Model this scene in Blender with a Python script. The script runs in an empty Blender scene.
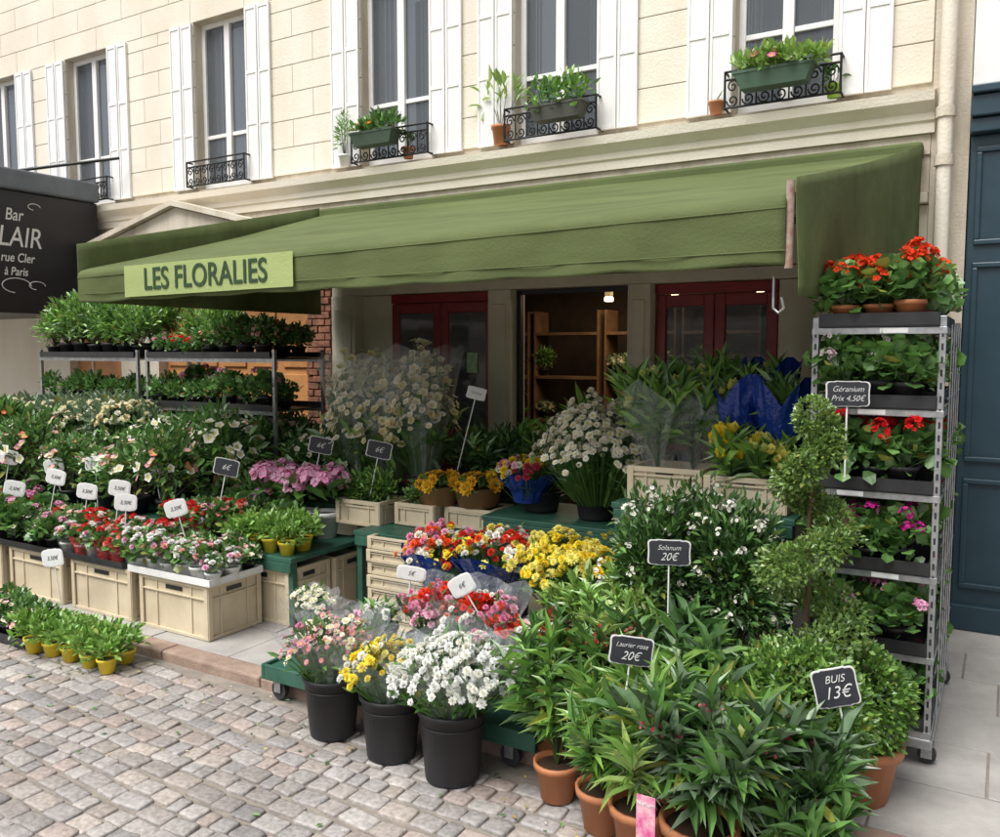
import bpy, math, random
import numpy as np
from mathutils import Vector
random.seed(5)
rng=np.random.default_rng(11)
S=bpy.context.scene
COL=S.collection
# ------------------------------------------------------------------ materials
def nmat(name):
    m=bpy.data.materials.new(name); m.use_nodes=True
    nt=m.node_tree; return m,nt,nt.nodes,nt.links,nt.nodes['Principled BSDF']
def pmat(name,c1,c2=None,scale=8,rough=.7,bump=0,bscale=40,metal=0,spec=.5,detail=3,stretch=None,lo=.32,hi=.68):
    m,nt,N,L,B=nmat(name)
    if c2 is None: c2=tuple(x*.82 for x in c1)
    tc=N.new('ShaderNodeTexCoord')
    nz=N.new('ShaderNodeTexNoise'); nz.inputs['Scale'].default_value=scale; nz.inputs['Detail'].default_value=detail
    nz.inputs['Roughness'].default_value=.65
    if stretch:
        mp=N.new('ShaderNodeMapping'); mp.inputs['Scale'].default_value=stretch
        L.new(tc.outputs['Object'],mp.inputs['Vector']); L.new(mp.outputs['Vector'],nz.inputs['Vector'])
    else: L.new(tc.outputs['Object'],nz.inputs['Vector'])
    cr=N.new('ShaderNodeValToRGB'); cr.color_ramp.elements[0].position=lo; cr.color_ramp.elements[1].position=hi
    cr.color_ramp.elements[0].color=(*c2,1); cr.color_ramp.elements[1].color=(*c1,1)
    L.new(nz.outputs['Fac'],cr.inputs['Fac']); L.new(cr.outputs['Color'],B.inputs['Base Color'])
    B.inputs['Roughness'].default_value=rough; B.inputs['Metallic'].default_value=metal
    B.inputs['Specular IOR Level'].default_value=spec
    if bump:
        n2=N.new('ShaderNodeTexNoise'); n2.inputs['Scale'].default_value=bscale; n2.inputs['Detail'].default_value=3
        L.new(tc.outputs['Object'],n2.inputs['Vector'])
        bp=N.new('ShaderNodeBump'); bp.inputs['Strength'].default_value=bump; bp.inputs['Distance'].default_value=.01
        L.new(n2.outputs['Fac'],bp.inputs['Height']); L.new(bp.outputs['Normal'],B.inputs['Normal'])
    return m
def attmat(name,rough,noise=False):
    m,nt,N,L,B=nmat(name)
    at=N.new('ShaderNodeAttribute'); at.attribute_name='Col'; out=at.outputs['Color']
    if noise:
        tc=N.new('ShaderNodeTexCoord'); nz=N.new('ShaderNodeTexNoise'); nz.inputs['Scale'].default_value=55; nz.inputs['Detail'].default_value=4
        L.new(tc.outputs['Object'],nz.inputs['Vector'])
        n3=N.new('ShaderNodeTexNoise'); n3.inputs['Scale'].default_value=1.3; n3.inputs['Detail'].default_value=4; L.new(tc.outputs['Object'],n3.inputs['Vector'])
        mr=N.new('ShaderNodeMapRange'); mr.inputs['From Min'].default_value=.3; mr.inputs['From Max'].default_value=.7; mr.inputs['To Min'].default_value=.72; mr.inputs['To Max'].default_value=1.22
        L.new(nz.outputs['Fac'],mr.inputs['Value'])
        m3=N.new('ShaderNodeMapRange'); m3.inputs['From Min'].default_value=.3; m3.inputs['From Max'].default_value=.7; m3.inputs['To Min'].default_value=.72; m3.inputs['To Max'].default_value=1.12
        L.new(n3.outputs['Fac'],m3.inputs['Value'])
        mu=N.new('ShaderNodeMath'); mu.operation='MULTIPLY'; L.new(mr.outputs['Result'],mu.inputs[0]); L.new(m3.outputs['Result'],mu.inputs[1])
        mx=N.new('ShaderNodeVectorMath'); mx.operation='SCALE'
        L.new(out,mx.inputs[0]); L.new(mu.outputs[0],mx.inputs['Scale']); out=mx.outputs['Vector']
        bp=N.new('ShaderNodeBump'); bp.inputs['Strength'].default_value=.6; bp.inputs['Distance'].default_value=.006
        L.new(nz.outputs['Fac'],bp.inputs['Height']); L.new(bp.outputs['Normal'],B.inputs['Normal'])
    L.new(out,B.inputs['Base Color'])
    B.inputs['Roughness'].default_value=rough
    return m
def plantmat(name,trans,gloss,rough):
    m,nt,N,L,B=nmat(name); N.remove(B)
    at=N.new('ShaderNodeAttribute'); at.attribute_name='Col'
    d=N.new('ShaderNodeBsdfDiffuse'); L.new(at.outputs['Color'],d.inputs['Color'])
    t=N.new('ShaderNodeBsdfTranslucent'); L.new(at.outputs['Color'],t.inputs['Color'])
    a=N.new('ShaderNodeMixShader'); a.inputs[0].default_value=trans; L.new(d.outputs[0],a.inputs[1]); L.new(t.outputs[0],a.inputs[2]); out=a.outputs[0]
    if gloss:
        g=N.new('ShaderNodeBsdfGlossy'); g.inputs['Roughness'].default_value=rough; g.inputs['Color'].default_value=(.9,.95,.9,1)
        b=N.new('ShaderNodeMixShader'); b.inputs[0].default_value=gloss; L.new(out,b.inputs[1]); L.new(g.outputs[0],b.inputs[2]); out=b.outputs[0]
    L.new(out,N['Material Output'].inputs['Surface']); return m
LEAFM=plantmat('leaf',.28,.06,.36); PETAL=plantmat('petal',.3,0,.5); MATTE=attmat('pot_surface',.55)
STONEA=attmat('stone_setts',.62,True)
def thin(name,col,transp,rough=.12,bs=.8):
    m,nt,N,L,B=nmat(name)
    B.inputs['Base Color'].default_value=(*col,1); B.inputs['Roughness'].default_value=rough
    nz=N.new('ShaderNodeTexNoise'); nz.inputs['Scale'].default_value=22; nz.inputs['Detail'].default_value=2
    tc=N.new('ShaderNodeTexCoord'); L.new(tc.outputs['Object'],nz.inputs['Vector'])
    bp=N.new('ShaderNodeBump'); bp.inputs['Strength'].default_value=bs; bp.inputs['Distance'].default_value=.03
    L.new(nz.outputs['Fac'],bp.inputs['Height']); L.new(bp.outputs['Normal'],B.inputs['Normal'])
    if transp:
        t=N.new('ShaderNodeBsdfTransparent'); ms=N.new('ShaderNodeMixShader'); ms.inputs[0].default_value=transp
        L.new(B.outputs[0],ms.inputs[1]); L.new(t.outputs[0],ms.inputs[2]); L.new(ms.outputs[0],N['Material Output'].inputs['Surface'])
    return m
CELLO=thin('cellophane',(.62,.66,.66),.86,.06)
BLUEW=thin('blue_wrap',(.012,.04,.24),0,.2,.5)
REDW=thin('red_wrap',(.55,.05,.05),.4,.25)
GLASS=thin('window_glass',(.12,.135,.15),.40,.03,.02)
ORG=[LEAFM,PETAL,MATTE,CELLO,BLUEW,REDW,STONEA]
STONE=pmat('cream_stone',(.78,.73,.62),(.68,.61,.49),1.6,.85,.35,60,detail=5,stretch=(1,1,.5))
STONED=pmat('weathered_stone',(.62,.56,.45),(.38,.32,.24),5,.85,.4,60,detail=5,stretch=(1,1,.2),lo=.25,hi=.6)
CREAMP=pmat('cream_paint',(.62,.58,.44),(.52,.48,.36),4,.55,.1)
WHITEP=pmat('white_paint',(.83,.82,.80),(.74,.73,.71),3,.5,.08)
BROWN=pmat('brick_brown',(.34,.14,.08),(.12,.055,.035),14,.85,.6)
REDP=pmat('red_paint',(.25,.014,.018),(.18,.009,.012),6,.35)
BLUEP=pmat('blue_paint',(.022,.05,.068),(.014,.038,.053),5,.35,.05)
BLACKP=pmat('black_paint',(.010,.011,.017),(.007,.008,.011),6,.4)
GREYCAP=pmat('grey_canvas',(.14,.155,.18),(.10,.115,.135),6,.6)
IRON=pmat('black_iron',(.012,.012,.014),(.02,.018,.016),20,.45,metal=.3)
METAL=pmat('galvanised_metal',(.50,.51,.52),(.30,.31,.32),25,.35,.1,metal=.75)
GREENT=pmat('green_table_paint',(.035,.12,.08),(.02,.075,.05),8,.5,.15)
CRATE=pmat('cream_plastic',(.66,.57,.41),(.53,.44,.30),4,.5,.05)
BLACKPL=pmat('black_plastic',(.018,.018,.02),(.03,.03,.032),12,.4,.05)
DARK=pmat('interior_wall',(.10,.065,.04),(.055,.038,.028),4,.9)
LITWOOD=pmat('warm_lit_wood',(.60,.28,.10),(.45,.20,.07),7,.5,.2)  # warm window light painted into the orange wood colour
DWOOD=pmat('dark_wood',(.20,.11,.05),(.12,.06,.03),7,.55,.2)
CURT=pmat('curtain',(.68,.70,.70),(.52,.55,.55),9,.9)
CHALK=pmat('chalk_white',(.78,.78,.76),(.66,.66,.64),30,.8)
SLATE=pmat('slate_black',(.02,.022,.028),(.035,.037,.045),20,.6)
TEXTG=pmat('dark_green_lettering',(.02,.055,.018),(.015,.04,.012),10,.7)
def fabric(name,c,c2):
    m=pmat(name,c,c2,2.2,.75,.25,90,spec=.2,stretch=(.5,2,2),detail=5)
    nt=m.node_tree;N=nt.nodes;L=nt.links;B=N['Principled BSDF']
    t=N.new('ShaderNodeBsdfTranslucent'); src=B.inputs['Base Color'].links[0].from_socket
    L.new(src,t.inputs['Color']); ms=N.new('ShaderNodeMixShader'); ms.inputs[0].default_value=.16
    L.new(B.outputs[0],ms.inputs[1]); L.new(t.outputs[0],ms.inputs[2]); L.new(ms.outputs[0],N['Material Output'].inputs['Surface'])
    return m
AWN=fabric('green_canvas',(.145,.18,.07),(.095,.122,.045))
AWNL=fabric('light_green_canvas',(.42,.50,.20),(.35,.43,.17))
# ------------------------------------------------------------------ basic builders
def link(o,parent=None):
    COL.objects.link(o)
    if parent: o.parent=parent
    return o
def group(name):
    e=bpy.data.objects.new(name,None); e.empty_display_size=.1; COL.objects.link(e); return e
def boxes(name,lst,mat,parent=None,bev=0):
    V=[];F=[]
    for (x0,x1,y0,y1,z0,z1) in lst:
        b=len(V)
        V+=[(x0,y0,z0),(x1,y0,z0),(x1,y1,z0),(x0,y1,z0),(x0,y0,z1),(x1,y0,z1),(x1,y1,z1),(x0,y1,z1)]
        F+=[(b,b+3,b+2,b+1),(b+4,b+5,b+6,b+7),(b,b+1,b+5,b+4),(b+1,b+2,b+6,b+5),(b+2,b+3,b+7,b+6),(b+3,b,b+4,b+7)]
    me=bpy.data.meshes.new(name); me.from_pydata(V,[],F); me.materials.append(mat)
    o=bpy.data.objects.new(name,me); link(o,parent)
    if bev:
        md=o.modifiers.new('bev','BEVEL'); md.width=bev; md.segments=2; md.limit_method='ANGLE'
    return o
def polymesh(name,V,F,mat,parent=None,smooth=False):
    me=bpy.data.meshes.new(name); me.from_pydata(V,[],F); me.materials.append(mat)
    if smooth:
        for p in me.polygons: p.use_smooth=True
    return link(bpy.data.objects.new(name,me),parent)
def tube(name,pts,r,mat,parent=None,cyc=False):
    cu=bpy.data.curves.new(name,'CURVE'); cu.dimensions='3D'; cu.bevel_depth=r; cu.bevel_resolution=2
    if not isinstance(pts[0][0],(tuple,list)): pts=[pts]
    for pl in pts:
        sp=cu.splines.new('POLY'); sp.points.add(len(pl)-1)
        for i,p in enumerate(pl): sp.points[i].co=(*p,1)
        sp.use_cyclic_u=cyc
    cu.materials.append(mat)
    return link(bpy.data.objects.new(name,cu),parent)
def text(name,s,size,loc,rot,mat,parent=None,off=0,sx=1,shear=0,align='CENTER'):
    cu=bpy.data.curves.new(name,'FONT'); cu.body=s; cu.size=size; cu.align_x=align; cu.align_y='CENTER'
    cu.extrude=.0008; cu.offset=off; cu.shear=shear; cu.materials.append(mat)
    o=bpy.data.objects.new(name,cu); o.location=loc; o.rotation_euler=rot; o.scale=(sx,1,1)
    return link(o,parent)
# ------------------------------------------------------------------ numpy mesh builder
def nrm(a): return a/np.maximum(np.linalg.norm(a,axis=-1,keepdims=True),1e-9)
class MB:
    def __init__(s): s.V=[];s.F=[];s.C=[];s.M=[];s.S=[];s.n=0
    def raw(s,V,F,C,mat,smooth=False):
        V=np.asarray(V,float);F=np.asarray(F,int);C=np.asarray(C,float)
        if C.ndim==1: C=np.tile(C,(len(V),1))
        s.V.append(V);s.F.append(F+s.n);s.C.append(C);s.M.append(np.full(len(F),mat));s.S.append(np.full(len(F),smooth));s.n+=len(V)
    def stamp(s,T,pos,R,sc,col,mat,col2=None):
        tv,tf,tw,ts=T; N=len(pos)
        if N==0: return
        v=np.einsum('nij,nvj->nvi',R,tv[None]*sc[:,None,:])+pos[:,None,:]
        c=col[:,None,:]*np.ones((1,len(tv),1))
        if col2 is not None: c=c*(1-tw[None,:,None])+np.asarray(col2)[None,None,:]*tw[None,:,None]
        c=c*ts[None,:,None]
        f=tf[None]+(np.arange(N)*len(tv))[:,None,None]
        s.raw(v.reshape(-1,3),f.reshape(-1,3),c.reshape(-1,3),mat)
    def mesh(s,name):
        V=np.concatenate(s.V);F=np.concatenate(s.F);C=np.concatenate(s.C);M=np.concatenate(s.M);Sm=np.concatenate(s.S)
        me=bpy.data.meshes.new(name)
        me.vertices.add(len(V)); me.vertices.foreach_set('co',V.astype(np.float32).ravel())
        me.loops.add(3*len(F)); me.loops.foreach_set('vertex_index',F.astype(np.int32).ravel())
        me.polygons.add(len(F)); me.polygons.foreach_set('loop_start',np.arange(0,3*len(F),3,dtype=np.int32))
        for m in ORG: me.materials.append(m)
        me.polygons.foreach_set('material_index',M.astype(np.int32)); me.polygons.foreach_set('use_smooth',Sm.astype(bool))
        a=me.attributes.new('Col','FLOAT_COLOR','POINT')
        a.data.foreach_set('color',np.concatenate([np.clip(C,0,.92),np.ones((len(C),1))],1).astype(np.float32).ravel())
        me.update(calc_edges=True); return me
    def obj(s,name,loc=(0,0,0),parent=None):
        o=bpy.data.objects.new(name,s.mesh(name)); o.location=loc; return link(o,parent)
def mkleaf(curl=.15,fold=.08,shape=(.42,.40)):
    a,b=shape
    v=np.array([(0,0,0),(0,.35,-curl*.12),(0,.7,-curl*.49),(0,1,-curl),(-a,.3,fold-curl*.1),(-b,.66,fold-curl*.44),(a,.3,fold-curl*.1),(b,.66,fold-curl*.44)],float)
    f=np.array([(0,1,4),(4,1,5),(1,2,5),(5,2,3),(0,6,1),(6,7,1),(1,7,2),(7,3,2)])
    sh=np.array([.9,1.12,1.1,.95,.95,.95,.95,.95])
    return v,f,np.zeros(8),sh
LEAF=mkleaf(); STRAP=mkleaf(.35,.12,(.5,.45)); ROUND=mkleaf(.1,.12,(.5,.62)); SMALL=(np.array([(0,0,0),(-.5,.45,.08),(0,1,-.1),(.5,.45,.08)],float),np.array([(0,2,1),(0,3,2)]),np.zeros(4),np.ones(4))
def mkflower(rings,centre=0):
    V=[];F=[];W=[];H=[]
    for (n,el,ln,wd,ph) in rings:
        for i in range(n):
            a=2*math.pi*(i+ph)/n; e=math.radians(el+((i*37)%7-3)*2.5); d=np.array([math.cos(a)*math.cos(e),math.sin(a)*math.cos(e),math.sin(e)])
            t=np.array([-math.sin(a),math.cos(a),0]); b=len(V)
            V+=[d*.08,d*ln*.62+t*wd*.5,d*ln+np.array([0,0,-.05]),d*ln*.62-t*wd*.5]
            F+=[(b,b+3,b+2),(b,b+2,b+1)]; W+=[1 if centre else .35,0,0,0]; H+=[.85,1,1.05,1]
    if centre:
        b=len(V); V.append(np.array([0,0,centre*.6]))
        for i in range(6): V.append(np.array([math.cos(i*math.pi/3)*centre,math.sin(i*math.pi/3)*centre,centre*.3]))
        for i in range(6): F.append((b,b+1+i,b+1+(i+1)%6))
        W+=[1]*7;H+=[1]*7
    return np.array(V),np.array(F),np.array(W,float),np.array(H,float)
BLOS=mkflower([(5,20,1,.95,0)],.16)
DAISY=mkflower([(10,8,1,.56,0),(8,38,.75,.5,.5)],.17)
MUM=mkflower([(12,2,1,.38,0),(10,28,.92,.38,.5),(7,55,.8,.38,0),(4,78,.7,.3,.3)])
CARN=mkflower([(8,8,1,.7,0),(7,32,.95,.7,.4),(6,58,.85,.7,.1),(4,80,.75,.6,.3)])
TULIP=mkflower([(4,72,1,.7,0),(3,66,.9,.7,.4)])
def pick(cols,n,v=.22):
    c=np.array(cols,float)[rng.integers(len(cols),size=n)]
    return c*rng.uniform(1-v,1+v,(n,1))
def leaves(mb,pos,d,L,W,cols,T=LEAF,roll=.5,mat=0):
    n=len(pos); d=nrm(d); up=np.array([0,0,1.])+rng.normal(0,roll,(n,3))
    x=nrm(np.cross(d,up)); z=np.cross(x,d); R=np.stack([x,d,z],axis=2)
    s=rng.uniform(.65,1.3,n); sc=np.stack([s*W,s*L,s*L],1)
    c=pick(cols,n,.28); y=rng.random(n)<.03; c[y]=c[y]*.3+np.array([.35,.33,.06])*.7
    mb.stamp(T,pos,R,sc,c,mat)
def flowers(mb,T,pos,nn,size,cols,c2=(.8,.6,.1),v=.12,mat=1):
    n=len(pos); z=nrm(nn); a=rng.normal(size=(n,3)); x=nrm(np.cross(z,a)); y=np.cross(z,x); R=np.stack([x,y,z],axis=2)
    s=rng.uniform(.7,1.2,n)*size
    mb.stamp(T,pos,R,np.stack([s,s,s],1),pick(cols,n,v),mat,c2)
def stems(mb,p0,p1,r,col):
    n=len(p0)
    if n==0:return
    d=nrm(p1-p0); a=np.tile([.3,.9,.1],(n,1)); x=nrm(np.cross(d,a)); y=np.cross(d,x)
    V=[]
    for k in range(3):
        t=2*math.pi*k/3; o=(x*math.cos(t)+y*math.sin(t))*r; V+=[p0+o,p1+o*.7]
    V=np.stack(V,1).reshape(-1,3)
    f=np.array([(0,2,3),(0,3,1),(2,4,5),(2,5,3),(4,0,1),(4,1,5)])
    F=(f[None]+(np.arange(n)*6)[:,None,None]).reshape(-1,3)
    mb.raw(V,F,np.tile(col,(len(V),1)),0)
def lathe(mb,c,prof,col,mat=2,seg=18,jit=0,fl=0):
    V=[];F=[];m=len(prof)
    for j,(r,z) in enumerate(prof):
        for i in range(seg):
            t=2*math.pi*i/seg; rr=r*(1+jit*rng.normal()*(j/m)); zz=z+fl*rng.normal()*(j==m-1)
            V.append((c[0]+rr*math.cos(t),c[1]+rr*math.sin(t),c[2]+zz))
    for j in range(m-1):
        for i in range(seg):
            a=j*seg+i;b=j*seg+(i+1)%seg; F+=[(a,b,b+seg),(a,b+seg,a+seg)]
    mb.raw(V,F,col,mat,True)
def pot(mb,c,r,h,col,soil=True):
    lathe(mb,c,[(.001,0),(r*.72,0),(r*.95,h*.82),(r*1.06,h*.82),(r*1.08,h),(r*.96,h),(r*.9,h*.86)],col)
    if soil: lathe(mb,c,[(r*.91,h*.87),(.001,h*.9)],(.05,.03,.02))
def bush(mb,c,r,n,L,W,cols,K=14,up=.4,T=LEAF,zmin=None,sp=.28,roll=.5,lo=-.35):
    c=np.array(c,float);r=np.array(r,float)*np.ones(3)
    u=rng.normal(size=(K,3)); u=nrm(u); u[:,2]=np.where(u[:,2]<lo,-u[:,2],u[:,2])
    cc=u*rng.uniform(.35,.9,(K,1)); i=rng.integers(K,size=n)
    p=cc[i]+rng.normal(0,sp,(n,3)); ln=np.linalg.norm(p,axis=1,keepdims=True); p=p/np.maximum(1,ln/1.15)
    d=nrm(p)*.9+rng.normal(0,.45,(n,3))+np.array([0,0,up]); pos=c+p*r
    if zmin is not None: k=pos[:,2]>zmin; pos=pos[k];d=d[k]
    leaves(mb,pos,d,L,W,cols,T,roll)
    return c+cc*r
def surf(c,r,n,lo=.0,rad=1.0):
    c=np.array(c,float);r=np.array(r,float)*np.ones(3)
    u=nrm(rng.normal(size=(n,3))); u[:,2]=np.where(u[:,2]<lo,np.abs(u[:,2]),u[:,2])
    return c+u*r*rng.uniform(rad*.9,rad*1.08,(n,1)), nrm(u+np.array([0,0,.4])+rng.normal(0,.25,(n,3)))
def place(name,meshes,x,y,z,s=1,rot=None,sz=None):
    s=s*random.uniform(.92,1.08)
    o=bpy.data.objects.new(name,random.choice(meshes)); o.location=(x,y,z); o.scale=(s,s,(sz or s)*random.uniform(.9,1.12))
    o.rotation_euler=(0,0,random.uniform(0,6.28) if rot is None else rot); return link(o)
# palettes
GD=[(.055,.125,.032),(.075,.165,.045),(.045,.10,.03)]
GM=[(.11,.235,.055),(.14,.285,.07),(.085,.185,.05)]
GB=[(.21,.39,.07),(.17,.33,.06),(.28,.47,.11)]
GY=[(.34,.48,.12),(.25,.40,.10),(.42,.53,.17)]
GG=[(.13,.20,.11),(.18,.26,.15),(.10,.17,.08)]
RED=[(.75,.02,.02),(.65,.015,.03),(.8,.06,.04)]
ORED=[(.85,.10,.03),(.8,.06,.025)]
MAG=[(.62,.03,.28),(.72,.08,.38),(.5,.02,.25)]
PINK=[(.8,.3,.5),(.85,.5,.65),(.75,.25,.45)]
WHT=[(.88,.88,.84),(.85,.86,.83),(.88,.86,.78)]
CRM=[(.85,.80,.60),(.85,.77,.52),(.87,.84,.72)]
YEL=[(.87,.72,.08),(.87,.65,.04),(.87,.78,.22)]
PUR=[(.3,.08,.5),(.4,.12,.6)]
TERRA=(.45,.17,.07); BLK=(.015,.015,.017); YPOT=(.8,.62,.04); WPOT=(.75,.75,.73)
# ------------------------------------------------------------------ plant library
def potted(kind,nvar=2,**k):
    out=[]
    for _ in range(nvar):
        mb=MB(); kind(mb,**k); out.append(mb.mesh('plant'))
    return out
def k_geranium(mb,cols,potc=BLK,heads=7,leafc=GM,pr=.055,ph=.09,R=.12,H=.10,nb=15,bs=.014):
    pot(mb,(0,0,0),pr,ph,potc); c=(0,0,ph+H*.45)
    cc=bush(mb,c,(R,R,H),200,.040,.044,leafc,T=ROUND,zmin=ph*.6,K=14)
    stems(mb,np.tile([0,0,ph*.8],(len(cc),1)),cc,.003,(.08,.16,.04))
    P,Nn=surf((0,0,ph+H*.55),(R*.8,R*.8,H*1.0),heads,.1,1.15)
    P[:,2]+=.02; stems(mb,np.tile([0,0,ph],(heads,1)),P,.002,(.1,.2,.05))
    for p in P:
        q,m=surf(p,.025,nb,-.3,1.0); flowers(mb,BLOS,q,m,bs,cols,tuple(x*.6 for x in cols[0]))
def k_bed(mb,cols=None,potc=YPOT,leafc=GB,R=.085,H=.08,pr=.045,ph=.07,L=.04,W=.024,n=190,nf=12,T=BLOS,fs=.02,c2=(.8,.6,.1)):
    pot(mb,(0,0,0),pr,ph,potc); bush(mb,(0,0,ph+H*.4),(R,R,H),n,L,W,leafc,zmin=ph*.7,K=10,up=.6)
    if cols:
        P,Nn=surf((0,0,ph+H*.45),(R,R,H),nf,.1,1.08); flowers(mb,T,P,Nn,fs,cols,c2)
def k_cyc(mb,cols,potc=WPOT,wr=5):
    pot(mb,(0,0,0),.05,.08,potc); bush(mb,(0,0,.12),(.075,.075,.05),80,.045,.04,GM,T=ROUND,zmin=.07,K=7)
    if wr: lathe(mb,(0,0,.0),[(.045,0),(.06,.07),(.085,.14)],(.6,.05,.04),wr,14,.05,.015)
    P,Nn=surf((0,0,.13),(.075,.075,.075),18,.0,1.0); flowers(mb,CARN,P,Nn+np.array([0,0,.3]),.023,cols,(.9,.7,.6))
def k_shrub(mb,cols,R=.24,H=.26,leafc=GM,n=620,L=.075,W=.035,nf=34,fs=.040,T=BLOS,ph=.14,pr=.1,c2=(.8,.7,.2),K=22):
    pot(mb,(0,0,0),pr,ph,BLK); cc=bush(mb,(0,0,ph+H*.75),(R,R,H),n,L,W,leafc,K=K,zmin=ph*.8,sp=.24)
    stems(mb,np.tile([0,0,ph*.8],(len(cc),1)),cc,.004,(.10,.08,.04))
    if nf:
        P,Nn=surf((0,0,ph+H*.75),(R,R,H),nf,-.1,1.04); flowers(mb,T,P,Nn,fs,cols,c2)
def k_hyd(mb,cols):
    pot(mb,(0,0,0),.06,.1,WPOT); bush(mb,(0,0,.15),(.11,.11,.06),70,.08,.055,GM,zmin=.08,K=8)
    for a in range(5):
        p=np.array([.06*math.cos(a*1.3),.06*math.sin(a*1.3),.21+.02*(a%2)]); q,m=surf(p,.048,44,-.2,1); flowers(mb,BLOS,q,m,.017,cols,(.8,.6,.7))
def strap_plant(mb,c,ns,h,spread,L,W,wh,per,cols,stemc=(.12,.18,.06),e0=10,e1=65,t0=.35,T=STRAP):
    c=np.array(c,float);P=[];D=[];A=[];B=[];tips=[]
    for s in range(ns):
        a=rng.uniform(0,6.28); le=spread*math.sqrt(rng.uniform(.02,1)); hh=h*rng.uniform(.68,1.05)*(1-.25*le/spread)
        tip=np.array([math.cos(a)*le,math.sin(a)*le,hh]); prev=c.copy()
        for j in range(1,6):
            t=j/5; q=c+np.array([tip[0]*t**1.4,tip[1]*t**1.4,tip[2]*t]); A.append(prev);B.append(q);prev=q
        tips.append(c+tip)
        for w in range(wh):
            t=t0+(1-t0)*(w+1)/wh; q=c+np.array([tip[0]*t**1.4,tip[1]*t**1.4,tip[2]*t]); el=math.radians(e0+(e1-e0)*(w/(max(1,wh-1))))
            for i in range(per):
                b=rng.uniform(0,6.28); e=el+rng.normal(0,.25); P.append(q);D.append((math.cos(b)*math.cos(e)+tip[0]*.5,math.sin(b)*math.cos(e)+tip[1]*.5,math.sin(e)))
    stems(mb,np.array(A),np.array(B),.0045,stemc); leaves(mb,np.array(P),np.array(D),L,W,cols,T,.35)
    return np.array(tips)
# ------------------------------------------------------------------ ground
gp=pmat('ground_dirt',(.30,.26,.215),(.19,.165,.14),9,.9,.4)
polymesh('street_ground',[(-150,-150,-.0035),(150,-150,-.0035),(150,150,-.0035),(-150,150,-.0035)],[(0,1,2,3)],gp)
def mkstone():
    F=[];n=12
    ring=[]
    for (sx,sy) in [(1,1),(-1,1),(-1,-1),(1,-1)]:
        pts=[(1,.78),(.92,.92),(.78,1)]
        if sx*sy<0: pts=pts[::-1]
        ring+= [(sx*a*.5,sy*b*.5) for a,b in pts]
    V=[]
    for s,z in [(1,-.9),(.985,.45),(.93,.85),(.7,1.0)]:
        for a,b in ring: V.append((a*s,b*s,z))
    V.append((0,0,1.02))
    for j in range(3):
        for i in range(n):
            a=j*n+i;b=j*n+(i+1)%n; F+=[(a,b,b+n),(a,b+n,a+n)]
    for i in range(n): F.append((3*n+i,3*n+(i+1)%n,4*n))
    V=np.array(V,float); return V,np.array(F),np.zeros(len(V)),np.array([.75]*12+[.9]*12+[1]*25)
ST=mkstone()
mb=MB();P=[];SC=[]
y=-2.72
row=0
while y>-6.2:
    d=.085+.016*random.random(); x=-13.0+random.random()*.1
    while x<3.2:
        w=random.choice([.08,.10,.115,.13,.15])+random.uniform(-.012,.012)
        P.append((x+w/2,y-d/2+.06*math.sin(x*1.1+.6)+.015*math.sin(x*4+row)+random.uniform(-.006,.006)-.06,random.uniform(-.006,.001))); SC.append((w-.008,d-.009,.011)); x+=w
    y-=d; row+=1
P=np.array(P);n=len(P);a=rng.normal(0,.06,n);tx=rng.normal(0,.03,n);ty=rng.normal(0,.03,n)
R=np.stack([np.stack([np.cos(a),np.sin(a),tx],1),np.stack([-np.sin(a),np.cos(a),ty],1),np.stack([-tx,-ty,np.ones(n)],1)],axis=2)
mb.stamp(ST,P,R,np.array(SC),pick([(.36,.33,.305),(.34,.315,.30),(.385,.335,.295),(.29,.27,.26),(.37,.305,.27),(.41,.38,.35),(.33,.295,.27)],n,.16),6)
mb.S=[np.full(len(s),True) for s in mb.S]
mb.obj('cobblestone_street')
mb=MB();n=130
P=np.stack([rng.uniform(-6,-.8,n),-2.75-np.abs(rng.normal(0,.35,n)),np.full(n,.016)],1)
leaves(mb,P,np.stack([rng.normal(size=n),rng.normal(size=n),np.full(n,.02)],1),.03,.014,GM+GD+[(.4,.3,.1)],SMALL,.1)
flowers(mb,BLOS,P[:40]+np.array([.1,.03,.0]),np.tile([0,0,1.],(40,1)),.007,PINK+WHT+YEL)
mb.obj('fallen_leaves')
pv=group('pavement')
pm=pmat('pavement_slab',(.44,.42,.385),(.31,.29,.27),3.5,.8,.3,70,detail=5)
sl=[];y=-2.56;r=0
while y<-.01:
    d=min(.42,-.005-y); x=-15+(.33 if r%2 else 0)
    while x<5:
        w=.62+random.uniform(-.08,.08); sl.append((x+.004,x+w-.004,y+.004,y+d-.004,-.02,.05+random.uniform(-.0015,.0015))); x+=w
    y+=d;r+=1
boxes('slabs',sl,pm,pv,.004)
boxes('mortar_bed',[(-15,5,-2.56,0,-.03,.042)],gp,pv)
km=pmat('kerb_granite',(.36,.26,.20),(.24,.165,.125),9,.8,.4,80)
kb=[];x=-15
while x<5:
    w=.8+random.uniform(-.1,.1); kb.append((x+.004,x+w-.004,-2.69,-2.565,-.05,.055)); x+=w
boxes('kerb',kb,km,pv,.012)
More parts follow.
